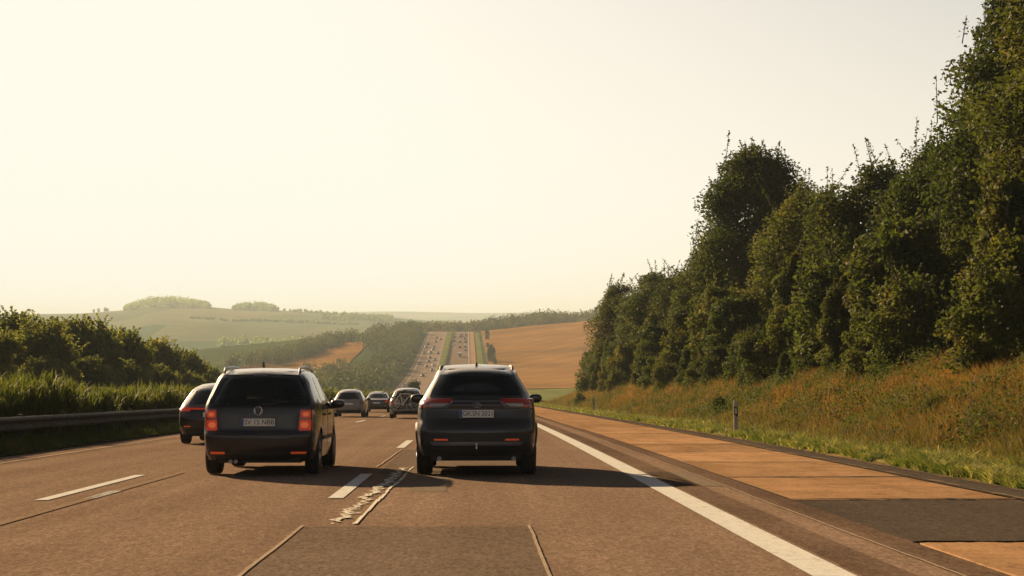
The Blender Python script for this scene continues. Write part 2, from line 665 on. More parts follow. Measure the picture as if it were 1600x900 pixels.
def hills_mesh():
    ps = np.concatenate([np.linspace(-2600, -60, 60), np.arange(-50, 960, 5.0), np.linspace(970, 4200, 70)])
    ds = np.concatenate([np.arange(1250, 3800, 25.0), np.arange(3800, 5200, 100.0), np.arange(5200, 9001, 150.0)])
    P, D = np.meshgrid(ps, ds)
    Xw = (P - 740) / FPX * D
    v = np.stack([Xw, D, HF(P, D)], -1).reshape(-1, 3)
    nx, ny = len(ps), len(ds)
    i = (np.arange(ny - 1)[:, None] * nx + np.arange(nx - 1)[None, :]).ravel()
    f = np.stack([i, i + 1, i + 1 + nx, i + nx], -1)
    m = material("far_fields", (0.1, 0.1, 0.05), 0.95, spec=0.0)
    w = pos_coords(m, (0.9, 0.35, 1.0), rot=(0, 0, 0.35))
    vo = nd(m, "ShaderNodeTexVoronoi")
    vo.inputs["Scale"].default_value = 0.0042
    lk(m, w, vo.inputs["Vector"])
    sep = nd(m, "ShaderNodeSeparateColor")
    lk(m, vo.outputs["Color"], sep.inputs[0])
    col = ramp(m, sep.outputs[0], [(0.0, (0.05, 0.08, 0.034)), (0.35, (0.085, 0.115, 0.048)), (0.6, (0.14, 0.135, 0.06)), (0.85, (0.045, 0.075, 0.03)), (1.0, (0.19, 0.155, 0.065))])
    col = mix(m, 0.5, col, ramp(m, noise(m, pos_coords(m), 0.02, 5, 0.7), [(0.35, G(0.55)), (0.65, G(1.3))]), 'MULTIPLY')
    lk(m, col, base_in(m))
    return np_mesh("hills", v, f, m, True)


tag(link("hills", hills_mesh()), kind="structure")

# golden stubble field on the far right slope
M['field'] = soil("stubble", [(0.3, (0.17, 0.088, 0.026)), (0.5, (0.21, 0.11, 0.034)), (0.7, (0.25, 0.135, 0.045))], 0.03, 0.9)


def field_stripes():
    m = M['field']
    wv = nd(m, "ShaderNodeTexWave")
    wv.inputs["Scale"].default_value = 0.16
    wv.inputs["Distortion"].default_value = 2.5
    wv.inputs["Detail"].default_value = 3
    lk(m, pos_coords(m, (0.12, 1.0, 0.0), rot=(0, 0, 0.06)), wv.inputs["Vector"])
    b = base_in(m)
    old = b.links[0].from_socket
    c = mix(m, 0.35, old, ramp(m, wv.outputs[1], [(0.0, (0.75, 0.7, 0.65)), (0.6, G(1.05))]), 'MULTIPLY')
    big = noise(m, pos_coords(m, (0.004, 0.012, 0.0)), 1.0, 3)
    c = mix(m, 0.7, c, ramp(m, big, [(0.4, (0.55, 0.6, 0.62)), (0.55, G(1.05))]), 'MULTIPLY')
    lk(m, c, b)


field_stripes()


def drape(name, xa, xb, y0, y1, mat, dz, nx=24, step=8.0, jag=0.0):
    ys = np.arange(y0, y1 + 0.1, step)
    V = []
    for y in ys:
        a, b = xa(y), xb(y)
        if jag:
            a += (vnoise(y, 0, 6, 4) - 0.5) * jag
            b += (vnoise(y, 9, 6, 4) - 0.5) * jag
        X = np.linspace(a, b, nx) + XS(y)
        V.append(np.stack([X, np.full(nx, y), H(X, np.full(nx, y)) + dz], -1))
    v = np.concatenate(V)
    ny = len(ys)
    i = (np.arange(ny - 1)[:, None] * nx + np.arange(nx - 1)[None, :]).ravel()
    f = np.stack([i, i + 1, i + 1 + nx, i + nx], -1)
    o = link(name, np_mesh(name, v, f, mat, True))
    tag(o, kind="structure")
    return o


drape("stubble_field", lambda y: float(np.interp(y, [680, 916, 1255], [17, 12.6, 12])), lambda y: 380.0, 664, 1284, M['field'], 0.45, 60)
M['green'] = soil("green_turf", [(0.3, (0.06, 0.085, 0.026)), (0.5, (0.1, 0.115, 0.036)), (0.7, (0.17, 0.14, 0.05))], 0.09, 1.2)
drape("green_strip", lambda y: 12.0, lambda y: float(np.interp(y, [300, 500, 680], [30, 120, 160])), 250, 664, M['green'], 0.3, 20)
drape("far_verge", lambda y: 7.3, lambda y: float(np.interp(y, [300, 1255], [10.5, 10.2])), 240, 1255, M['green'], 0.22, 6)
drape("hillside_field", lambda y: -122.0, lambda y: -62.0, 710, 1120, M['field'], 0.45, 20)
M['verge'] = soil("verge_soil", [(0.3, (0.07, 0.075, 0.025)), (0.55, (0.13, 0.115, 0.045)), (0.7, (0.24, 0.18, 0.08))], 0.8, 8.0)
drape("verge", lambda y: 7.05, lambda y: 10.0, -160, 238, M['verge'], 0.03, 10, 2.0, 0.25)
M['median'] = soil("median_soil", [(0.3, (0.03, 0.035, 0.015)), (0.7, (0.06, 0.055, 0.025))], 0.8, 8.0)


# ------------------------------------------------------------------ motorway surfaces
def strip(name, x0, x1, y0, y1, dz, mat, parent=None, step=None, kind=None, nx=2):
    ys = YR[(YR > y0) & (YR < y1)]
    ys = np.concatenate([[y0], ys, [y1]])
    xs = np.linspace(x0, x1, nx)
    Xg, Yg = np.meshgrid(xs, ys)
    v = np.stack([Xg + XS(Yg), Yg, ZR(Yg) + dz], -1).reshape(-1, 3)
    ny = len(ys)
    i = (np.arange(ny - 1)[:, None] * nx + np.arange(nx - 1)[None, :]).ravel()
    f = np.stack([i, i + 1, i + 1 + nx, i + nx], -1)
    o = link(name, np_mesh(name, v, f, mat), parent)
    if kind:
        tag(o, kind=kind)
    return o


road = strip("road", -9.25, 3.76, -640, 1500, 0.0, M['asphalt'], kind="structure", nx=4)
opposite_road = strip("opposite_road", -27.4, -13.3, -640, 1500, 0.0, M['asphalt_pale'], kind="structure", nx=4)
strip("median_strip", -13.28, -9.27, -640, 250, 0.03, M['median'], kind="structure", nx=3)
strip("median_strip", -13.28, -9.27, 250, 1500, 0.06, M['green'], kind="structure", nx=3)
# asphalt bands and repairs, 4 mm above
strip("dark_band", 3.42, 3.755, -20, 400, 0.004, M['asphalt_band'], road)
strip("dark_band", 2.72, 3.1, -20, 300, 0.004, M['asphalt_band'], road)
strip("repair_patch", -1.62, 0.53, 6.0, 16.25, 0.004, M['asphalt_patch'], road)
strip("repair_patch", -1.5, 0.75, 26.6, 37.5, 0.004, M['asphalt_patch'], road)
strip("repair_patch", 1.33, 3.38, 22.9, 27.0, 0.004, M['asphalt_smooth'], road)
strip("repair_patch", -0.82, -0.35, 21.8, 27.5, 0.004, M['asphalt_smooth'], road)
# markings
strip("edge_line", 2.36, 2.67, -20, 420, 0.009, M['paint'], road)
strip("edge_line", -8.52, -8.4, -20, 420, 0.009, M['seal'], road)
strip("edge_line", 2.36, 2.67, 420, 1300, 0.012, M['paint'], road)
strip("edge_line", -25.2, -24.9, 420, 1300, 0.012, M['paint'], opposite_road)
strip("edge_line", -14.1, -13.95, 420, 1300, 0.012, M['paint'], opposite_road)


def dash_mesh():
    v = [(-0.08, 0, 0), (0.08, 0, 0), (0.08, 6, 0), (-0.08, 6, 0)]
    return np_mesh("lane_dash", v, np.array([[0, 1, 2, 3]]), M['paint'])


_dm = dash_mesh()


def dash(x, y, wide=1.0, mat=None, length=1.0):
    o = link("lane_dash", _dm if mat is None else np_mesh("worn_dash", [(-0.08, 0, 0), (0.08, 0, 0), (0.08, 6, 0), (-0.08, 6, 0)], np.array([[0, 1, 2, 3]]), mat), road)
    dzs = float(ZR(y + 6 * length) - ZR(y)) / (6 * length)
    o.location = (x + float(XS(y)), y, float(ZR(y)) + 0.009)
    o.rotation_euler = (math.atan(dzs), 0, 0)
    o.scale = (wide, length, 1)
    return o


for k in range(-1, 12):
    dash(-1.66, 20.5 + 18.0 * k, 1.15)
    dash(-5.12, 20.25 + 18.0 * k, 1.0)
w_ = dash(-4.62, 16.5, 0.8, M['paint_worn'], 1.75)
w_.name = "worn_dash"
w_ = dash(-4.62, 20.6, 0.9, M['paint'], 0.25)
w_.name = "worn_dash"
for k in range(2, 7):
    w_ = dash(-1.2, 15.6 + 18.0 * k, 1.0, M['paint_worn'], 0.8)
    w_.name = "worn_dash"
for k in range(0):
    pass


M['filler'] = paint("crack_filler", (0.5, 0.48, 0.42), 0.6)
M['crack'] = material("tar_crack", (0.045, 0.035, 0.03), 0.95, spec=0.05)


def ribbon(name, pts, w, dz, mat, parent):
    """flat crooked ribbon through (x, y) points; w one width or a list"""
    pts = np.array(pts, float)
    n = len(pts)
    ws = np.full(n, w) if np.isscalar(w) else np.array(w)
    d = np.gradient(pts, axis=0)
    d /= np.linalg.norm(d, axis=1)[:, None] + 1e-9
    nrm = np.stack([-d[:, 1], d[:, 0]], -1)
    a = pts + nrm * ws[:, None] / 2
    b = pts - nrm * ws[:, None] / 2
    P = np.concatenate([a, b])
    v = np.column_stack([P, ZR(P[:, 1]) + dz])
    i = np.arange(n - 1)
    f = np.stack([i + n, i + n + 1, i + 1, i], -1)
    return link(name, np_mesh(name, v, f, mat), parent)


def wob(x0, x1, y0, y1, n, amp, seed):
    r = np.random.default_rng(seed)
    t = np.linspace(0, 1, n)
    return np.column_stack([x0 + (x1 - x0) * t + np.convolve(r.normal(0, amp, n + 4), np.ones(5) / 5, 'valid'), y0 + (y1 - y0) * t])


ribbon("joint_seal", wob(-1.63, -1.63, 6, 16.3, 60, 0.012, 1), 0.033, 0.0125, M['seal'], road)
ribbon("joint_seal", wob(0.53, 0.53, 6, 16.3, 60, 0.008, 2), 0.028, 0.0125, M['seal'], road)
ribbon("joint_seal", wob(-1.63, -1.58, 28.8, 37.5, 50, 0.012, 3), 0.036, 0.0125, M['seal'], road)
ribbon("joint_seal", wob(3.4, 3.4, 8, 60, 120, 0.02, 4), 0.022, 0.0125, M['seal'], road)
ribbon("joint_seal", wob(3.765, 3.765, 20, 60, 90, 0.01, 5), 0.02, 0.0125, M['paint_worn'], road)
# the white scribble of crack filler between the lanes
def filler_patch():
    """broken white crack filler: the ridges of a noise, two strands with bridges between them"""
    xs, ys = np.arange(-1.6, -0.9, 0.0125), np.arange(16.5, 28.8, 0.045)
    X, Y = np.meshgrid(xs, ys)
    cen = -1.36 + 0.018 * (Y - 16.5) + 0.09 * (vnoise(Y, Y * 0, 0.8, 31) - 0.5)
    right = -1.17 + 0.012 * (Y - 16.5) + 0.04 * (vnoise(Y, Y * 0, 1.4, 32) - 0.5)
    rid = np.abs(2 * vnoise(X, Y, 0.11, 33) - 1) + 0.5 * np.abs(2 * vnoise(X * 1.0, Y * 0.35, 0.06, 34) - 1)
    d1 = np.abs(X - cen) / (0.05 + 0.09 * vnoise(Y, Y * 0, 1.1, 35) + 0.05 * sst(Y, 21, 26))
    d2 = np.abs(X - right) / (0.009 + 0.018 * vnoise(Y, Y * 0, 0.9, 36))
    keep = ((d1 < 1) & (rid + 0.35 * d1 < 0.2 + 0.16 * vnoise(X, Y, 0.5, 37))) | ((d2 < 1) & (vnoise(X, Y, 0.35, 38) > 0.2))
    keep = keep[:-1, :-1]
    J, I = np.nonzero(keep)
    nx = len(xs)
    V = np.stack([X, Y, ZR(Y) + 0.0135], -1).reshape(-1, 3)
    i = J * nx + I
    f = np.stack([i, i + 1, i + 1 + nx, i + nx], -1)
    used, inv = np.unique(f, return_inverse=True)
    return link("crack_filler", np_mesh("crack_filler", V[used], inv.reshape(f.shape), M['filler']), road)


filler_patch()
r5 = np.random.default_rng(3)
for y0, y1, amp, stp in ((16.8, 28.6, 0.085, 0.34), (17.0, 26.5, 0.06, 0.22), (21.5, 28.6, 0.12, 0.42), (16.7, 19.0, 0.13, 0.3)):
    yv = np.arange(y0, y1, stp) + r5.uniform(-0.08, 0.08, len(np.arange(y0, y1, stp)))
    sg = np.where(np.arange(len(yv)) % 2 == 0, 1, -1)
    xv = -1.36 + 0.018 * (yv - 16.5) + 0.09 * (vnoise(yv, yv * 0, 0.8, 31) - 0.5) + sg * amp * r5.uniform(0.15, 1.0, len(yv))
    yd = np.interp(np.arange(0, len(yv) - 1, 0.25), np.arange(len(yv)), yv)
    xd = np.interp(np.arange(0, len(yv) - 1, 0.25), np.arange(len(yv)), xv) + r5.normal(0, 0.006, len(yd))
    ribbon("crack_filler", np.column_stack([xd, yd]), np.clip(r5.lognormal(-3.7, 0.5, len(yd)), 0.008, 0.06), 0.0142 + 0.001 * r5.random(), M['filler'], road)
r9 = np.random.default_rng(77)
for x0, y0_, L_ in ((1.0, 40, 20), (-5.9, 36, 12)):
    n = int(L_ * 6)
    x = x0 + np.cumsum(r9.normal(0, 0.018, n))
    ribbon("road_crack", np.column_stack([x, y0_ + np.linspace(0, L_, n)]), np.clip(r9.normal(0.018, 0.01, n), 0.004, 0.04), 0.0065, M['crack'], road)
# hard shoulder of concrete plates
shoulder = strip("hard_shoulder", 3.77, 6.46, -640, 700, -0.03, M['asphalt_dark'], kind="structure")
PL = 5.25


def slab_mesh():
    mb = MB()
    mb.box(0, 2.66, 0.012, PL - 0.012, -0.12, 0.008, 0.006)
    return mb.mesh("concrete_slab", M['concrete'])


M['tar'] = material("joint_tar", (0.03, 0.024, 0.02), 0.9, spec=0.1)
_sm = slab_mesh()
yy = 20.02
starts = [14.45 - PL, 14.45 - 2 * PL, 14.45 - 3 * PL]
while yy < 140:
    starts.append(yy)
    yy += PL
for y in starts:
    o = link("concrete_slab", _sm, shoulder)
    o.location = (3.785, y, float(ZR(y)) - 0.006 + 0.006 * random.random())
    o.rotation_euler = (math.atan(float(ZR(y + PL) - ZR(y)) / PL), 0, 0)
for i, y in enumerate(starts):
    if y > 4:
        r8 = np.random.default_rng(i + 40)
        n = 40
        t = np.linspace(0, 1, n)
        pts = np.column_stack([3.79 + 2.65 * t, y + np.convolve(r8.normal(0, 0.03, n + 6), np.ones(7) / 7, 'valid')])
        ribbon("joint_tar", pts, np.clip(0.13 + np.convolve(r8.normal(0, 0.09, n + 4), np.ones(5) / 5, 'valid'), 0.03, 0.3), 0.0125 + 0.002, M['tar'], shoulder)
strip("shoulder_concrete", 3.785, 6.445, yy, 1300, 0.002, M['concrete'], shoulder)
strip("asphalt_repair", 3.75, 6.43, 14.46, 20.0, 0.006, M['asphalt_dark'], shoulder)
strip("gutter_strip", 6.45, 7.12, -640, 420, 0.012, M['asphalt_dark'], kind="structure")

# ragged edges of the repair and a line of grit along the gutter
for k, (a, b, y) in enumerate(((3.76, 6.44, 14.47), (3.76, 6.44, 19.98))):
    r8 = np.random.default_rng(90 + k)
    n = 70
    t = np.linspace(0, 1, n)
    ribbon("repair_edge", np.column_stack([a + (b - a) * t, y + np.convolve(r8.normal(0, 0.05, n + 4), np.ones(5) / 5, 'valid')]), np.clip(0.12 + np.convolve(r8.normal(0, 0.12, n + 2), np.ones(3) / 3, 'valid'), 0.02, 0.4), 0.0165, M['asphalt_dark'], shoulder)
M['grit'] = paint("grit", (0.13, 0.1, 0.07), 0.6)
for k, x in enumerate((6.5, 7.02)):
    r8 = np.random.default_rng(95 + k)
    n = 500
    ribbon("grit_line", np.column_stack([x + np.convolve(r8.normal(0, 0.05, n + 6), np.ones(7) / 7, 'valid'), np.linspace(9, 110, n)]), np.clip(0.07 + np.convolve(r8.normal(0, 0.09, n + 2), np.ones(3) / 3, 'valid'), 0.01, 0.25), 0.0205, M['grit'], shoulder)
# ------------------------------------------------------------------ guard rail, delineator posts, mast
M['steel'] = soil("galvanised_steel", [(0.3, (0.045, 0.04, 0.036)), (0.7, (0.08, 0.072, 0.065))], 2.0, 14.0, 0.6)
M['steel'].node_tree.nodes["Principled BSDF"].inputs["Metallic"].default_value = 0.35
M['post_white'] = paint("post_plastic", (0.36, 0.34, 0.33), 0.4)
M['post_black'] = material("post_band", (0.012, 0.012, 0.014), 0.5)
M['catseye'] = material("post_reflector", (0.6, 0.6, 0.58), 0.2, coat=1.0)

rail_root = empty("guard_rail", (-10.0, 20.0, float(ZR(20.0))))
tag(rail_root, "grey steel guard rail along the median in front of the hedge", "guard rail")


def wbeam(length):
    prof_ = [(0.0, 0.42), (0.035, 0.44), (0.075, 0.47), (0.08, 0.505), (0.035, 0.545), (0.0, 0.565), (0.0, 0.595), (0.035, 0.615), (0.08, 0.655), (0.075, 0.69), (0.035, 0.72), (0.0, 0.74)]
    a = [(x, 0.0, z) for x, z in prof_]
    b = [(x, length, z) for x, z in prof_]
    c = [(x - 0.006, 0.0, z) for x, z in prof_]
    d = [(x - 0.006, length, z) for x, z in prof_]
    n = len(a)
    f = []
    for i in range(n - 1):
        f.append((i, i + 1, n + i + 1, n + i))
        f.append((2 * n + i, 3 * n + i, 3 * n + i + 1, 2 * n + i + 1))
    f += [(0, n, 3 * n, 2 * n), (n - 1, 3 * n - 1, 4 * n - 1, 2 * n - 1)]
    return np_mesh("rail_beam", a + b + c + d, [tuple(q) for q in f], M['steel'], False)


_bm4 = wbeam(4.02)
_pm = MB()
_pm.box(-0.12, -0.02, -0.03, 0.03, -0.5, 0.72)
_pm.box(-0.03, 0.0, -0.05, 0.05, 0.5, 0.66)
_pmm = _pm.mesh("rail_post", M['steel'])
for k in range(34):
    y = 20.0 + 4.0 * k
    dz = float(ZR(y) - ZR(20.0))
    o = link("rail_beam", _bm4, rail_root, (0, y - 20.0, dz), (math.atan(float(ZR(y + 4) - ZR(y)) / 4), 0, 0))
    o = link("rail_post", _pmm, rail_root, (-0.01, y - 20.0 + 2.0, dz - 0.02))


def delineator(X, Y, lab):
    e = empty("delineator_post", (X, Y, HP(X, Y) - 0.05), 0.0)
    tag(e, lab, "post", "delineator posts on the verge")
    v = []
    for z, s in ((0, 1.0), (0.98, 1.0), (1.06, 0.9)):
        top = z > 1
        v += [(-0.06 * s, -0.05, z), (0.06 * s, -0.05, z - (0.03 if top else 0)), (0.05 * s, 0.05, z - (0.03 if top else 0)), (-0.05 * s, 0.05, z)]
    f = [(0, 3, 2, 1)]
    for k in (0, 4):
        f += [(k, k + 1, k + 5, k + 4), (k + 1, k + 2, k + 6, k + 5), (k + 2, k + 3, k + 7, k + 6), (k + 3, k, k + 4, k + 7)]
    f.append((8, 9, 10, 11))
    MB().add(v, f).build("shaft", M['post_white'], e)
    b = MB()
    b.add([(-0.064, -0.054, 0.62), (0.064, -0.054, 0.56), (0.054, 0.054, 0.56), (-0.054, 0.054, 0.62), (-0.064, -0.054, 0.9), (0.064, -0.054, 0.84), (0.054, 0.054, 0.84), (-0.054, 0.054, 0.9)], [(0, 3, 2, 1), (4, 5, 6, 7), (0, 1, 5, 4), (1, 2, 6, 5), (2, 3, 7, 6), (3, 0, 4, 7)])
    bo = b.build("black_band", M['post_black'], e)
    MB().box(-0.022, 0.022, -0.062, -0.05, 0.65, 0.82, 0.003).build("reflector", M['catseye'], bo)


delineator(8.05, 52.0, "white delineator post with black band, nearest on the right verge")
delineator(8.35, 118.0, "small distant delineator post in the grass before the tree row's far end")

mast = MB()
mz = HP(60, 1400)
for k in range(8):
    z = k * 2.2
    mast.tube([(-0.5 + 0.05 * k, 0, z), (0.5 - 0.05 * k, 0, z + 2.2)], 0.014, 4)
    mast.tube([(0.5 - 0.05 * k, 0, z), (-0.5 + 0.05 * k, 0, z + 2.2)], 0.014, 4)
for sx in (-1, 1):
    mast.tube([(sx * 0.5, 0, -1), (sx * 0.08, 0, 17.6)], 0.02, 4)
tag(mast.build("radio_mast", M['steel'], None, False, (61, 1410, mz)), "thin radio mast rising from the wooded ridge", "mast")
# ------------------------------------------------------------------ vegetation
def leaf_quads(c, size, r, up=0.35, aspect=0.6):
    """diamond leaves at centres c (n,3) with lengths size (n,)"""
    n = len(c)
    nrm = r.normal(size=(n, 3))
    nrm[:, 2] += up
    nrm /= np.linalg.norm(nrm, axis=1)[:, None]
    t = r.normal(size=(n, 3))
    t -= (t * nrm).sum(1)[:, None] * nrm
    t /= np.linalg.norm(t, axis=1)[:, None] + 1e-9
    b = np.cross(nrm, t)
    s = size[:, None]
    p0 = c - t * s * 0.5
    p2 = c + t * s * 0.5
    mid = c + nrm * s * 0.12
    p1 = mid + b * s * 0.5 * aspect
    p3 = mid - b * s * 0.5 * aspect
    v = np.stack([p0, p1, p2, p3], 1).reshape(-1, 3)
    f = np.arange(4 * n).reshape(n, 4)
    return v, f


def crown_clusters(seed, h, rad, z0, ncl, shape='round', lump=0.35, csc=1.0):
    """cluster centres + radii filling an uneven crown"""
    r = np.random.default_rng(seed)
    cs, rs = [], []
    lob = [(r.uniform(0, 6.28), r.uniform(0.15, 0.95), r.uniform(0.5, 1.0)) for _ in range(9)]
    for i in range(ncl):
        t = r.uniform(0.0, 1.0) ** 0.9
        ph = r.uniform(0, 6.28)
        if shape == 'round':
            R = math.sqrt(max(0.02, 1 - (2 * t - 0.85) ** 2 / 1.35)) if t < 0.98 else 0.2
        elif shape == 'column':
            R = (0.75 + 0.25 * math.sin(t * 3.1)) * (1 - max(0, t - 0.75) * 2.6)
        elif shape == 'ovate':
            R = math.sin(math.pi * min(1.0, 0.22 + 0.78 * t ** 0.9)) ** 0.7 + 0.05
        else:
            R = (1 - t) ** 0.55
        k = 1.0
        for a, tt, s in lob:
            d = abs((ph - a + math.pi) % (2 * math.pi) - math.pi)
            k += lump * s * math.exp(-(d / 0.5) ** 2 - ((t - tt) / 0.16) ** 2) - lump * 0.28
        k = max(0.45, k)
        q = r.uniform(0.35, 1.0) ** 0.5
        x, y = math.cos(ph) * R * rad * k * q, math.sin(ph) * R * rad * k * q
        z = z0 + (h - z0) * t * (0.9 + 0.12 * k * (1 - q * 0.3))
        cs.append((x, y, z))
        rs.append(rad * r.uniform(0.13, 0.27) * (1.0 if t < 0.85 else 0.7) * csc)
    return np.array(cs), np.array(rs), r


def shoot_lines(cs, rs, r, shoots, top):
    hi = np.argsort(-cs[:, 2])[:max(6, len(cs) // 3)]
    L = []
    for _ in range(shoots):
        k = r.choice(hi)
        ln = r.uniform(0.5, 1.5) * top
        dr = np.array([r.normal(0, 0.35), r.normal(0, 0.35), 1.0])
        dr /= np.linalg.norm(dr)
        p0 = cs[k] + np.array([r.normal(0, .5), r.normal(0, .5), 0.35]) * rs[k]
        L.append((p0, dr, ln))
    return L


def crown_mesh(name, cs, rs, r, n, leaf, mat, lines=(), top=1.0):
    w = rs ** 2
    idx = r.choice(len(cs), size=n, p=w / w.sum())
    d = r.normal(size=(n, 3))
    d /= np.linalg.norm(d, axis=1)[:, None]
    d[:, 2] *= 0.8
    q = r.uniform(0, 1, n) ** 0.45
    c = cs[idx] + d * (rs[idx] * q)[:, None]
    sz = leaf * r.uniform(0.6, 1.45, n)
    if lines:
        out = []
        for p0, dr, L in lines:
            m = int(16 * L / 0.6)
            tt = r.uniform(-0.2, 1, m)
            out.append(p0 + dr * (tt * L)[:, None] + r.normal(0, 0.075, (m, 3)) * (1.15 - tt)[:, None] * min(top, 1.2))
        o = np.concatenate(out)
        c = np.concatenate([c, o])
        sz = np.concatenate([sz, leaf * r.uniform(0.6, 1.2, len(o))])
    v, f = leaf_quads(c, sz, r)
    return np_mesh(name, v, f, mat)


def trunk_mesh(name, h, cs, r, r0, nl=9, lines=()):
    mb = MB()
    lean = np.array([r.normal(0, 0.03), r.normal(0, 0.03)])
    pts = [(lean[0] * z + 0.1 * math.sin(z * 0.9), lean[1] * z, z) for z in np.linspace(-0.4, h * 0.72, 8)]
    mb.tube(pts, [r0 * (1.25 - 1.05 * i / 7) for i in range(8)], 8)
    far = r.choice(len(cs), size=min(nl, len(cs)), replace=False)
    for k in far:
        c = cs[k]
        zb = max(0.15 * h, min(c[2] - 0.8, h * 0.6) * r.uniform(0.55, 0.9))
        p0 = Vector((lean[0] * zb, lean[1] * zb, zb))
        p1 = Vector(c)
        m_ = p0.lerp(p1, 0.5) + Vector((0, 0, 0.25))
        mb.tube([p0, m_, p1], [r0 * 0.42, r0 * 0.24, r0 * 0.07], 6)
    for p0, dr, L in lines:
        mb.tube([p0 - dr * 0.5, p0 + dr * L * 0.5, p0 + dr * L], [0.02, 0.013, 0.006], 3, False)
    return mb.mesh(name, M['bark'], True)


PROTO = {}


def proto(key, seed, h, rad, z0, ncl, n, leaf, mat, shape='round', shoots=20, lump=0.35, r0=0.16, nl=9, top=1.0, csc=1.0):
    cs, rs, r = crown_clusters(seed, h, rad, z0, ncl, shape, lump, csc)
    lines = shoot_lines(cs, rs, r, shoots, top) if shoots else []
    PROTO[key] = (trunk_mesh("trunk", h, cs, r, r0, nl, lines), crown_mesh("crown", cs, rs, r, n, leaf, mat, lines, top), h, rad)


proto('tall_a', 1, 12.0, 5.0, 0.4, 170, 92000, 0.135, M['leaf'], 'round', 50, 0.5, 0.2, 14)
proto('tall_b', 2, 12.0, 4.6, 0.4, 160, 86000, 0.13, M['leaf'], 'ovate', 44, 0.55, 0.19, 14)
proto('mid_a', 3, 9.0, 4.2, 0.3, 105, 52000, 0.13, M['leaf'], 'round', 26, 0.55, 0.14, 12, 1.15)
proto('mid_b', 4, 9.0, 3.9, 0.3, 95, 46000, 0.125, M['leaf_shrub'], 'column', 34, 0.5, 0.13, 12)
proto('shrub_a', 5, 4.0, 2.4, 0.05, 60, 15000, 0.14, M['leaf_shrub'], 'round', 26, 0.5, 0.06, 10, 0.6)
proto('shrub_b', 6, 4.5, 1.8, 0.05, 50, 13000, 0.13, M['leaf_shrub'], 'cone', 26, 0.55, 0.06, 10, 0.6)
proto('shrub_c', 7, 3.0, 2.2, 0.0, 46, 11000, 0.12, M['leaf_shrub'], 'round', 22, 0.6, 0.05, 8, 0.5)
proto('left_a', 8, 7.0, 3.8, 0.1, 190, 34000, 0.18, M['leaf_left'], 'round', 260, 0.3, 0.12, 10, 1.0, 0.7)
proto('left_b', 9, 7.0, 3.2, 0.1, 180, 32000, 0.18, M['leaf_left'], 'column', 260, 0.3, 0.12, 10, 1.0, 0.7)
proto('far_tree', 10, 8.0, 4.0, 0.3, 40, 1500, 0.7, M['leaf_far'], 'round', 0, 0.4, 0.2, 6)


def plant(key, name, X, Y, h, label, cat, group, wide=1.0, rot=None, sink=0.15):
    tm, cm, h0, rad0 = PROTO[key]
    o = empty(name, (X, Y, HP(X, Y) - sink), random.uniform(0, 6.28) if rot is None else rot)
    s = h / h0
    o.scale = (s * wide, s * wide, s)
    tag(o, label, cat, group)
    link("trunk", tm, o)
    link("crown", cm, o)
    return o


GT = "trees on the cut bank right of the motorway"
for key, X, Y, h, wd, lab in (
        ('mid_a', 15.2, 172, 10.9, 1.1, "dark bushy tree that ends the row, next to the stubble field"),
        ('mid_b', 17.5, 162, 11.4, 1.15, "tree second from the far end of the right row, just behind the end tree"),
        ('mid_b', 16.0, 147, 9.6, 1.25, "low rounded tree between the row's far end and the stepped crowns"),
        ('mid_a', 17.4, 139, 9.6, 1.0, "pointed tree stepping up towards the big crown above the delineator post"),
        ('tall_b', 17.0, 124, 10.4, 1.0, "tree leaning against the left flank of the big lone crown"),
        ('tall_a', 17.8, 106, 15.4, 0.95, "big round dark crown standing clear of the row against the sky"),
        ('mid_a', 19.6, 96, 10.2, 1.0, "dark tree filling the right flank of the big round crown"),
        ('mid_b', 17.2, 86, 9.9, 1.1, "tree in the dip of the skyline, just right of the big round crown"),
        ('mid_a', 17.8, 75, 9.9, 1.05, "spreading tree with loose twigs in the dip of the skyline"),
        ('mid_a', 18.8, 67, 9.5, 1.0, "tree leading up to the tallest crown of the right row"),
        ('tall_b', 20.0, 61, 14.6, 0.88, "tallest tree of the right row, its top reaching the picture's upper corner"),
        ('tall_b', 19.0, 52, 13.5, 1.05, "tall tree at the near end of the right row, cut by the picture's edge"),
        ('mid_b', 23.5, 74, 9.0, 1.0, "dark tree in the second row behind the dip of the skyline"),
        ('mid_a', 22.0, 120, 11.0, 1.0, "dark tree in the second row behind the big round crown"),
        ('tall_a', 20.5, 42, 12.5, 1.0, "tall tree standing just past the right edge of the view")):
    plant(key, "broadleaf_tree", X, Y, h, lab, "tree", GT, wd * 1.22)

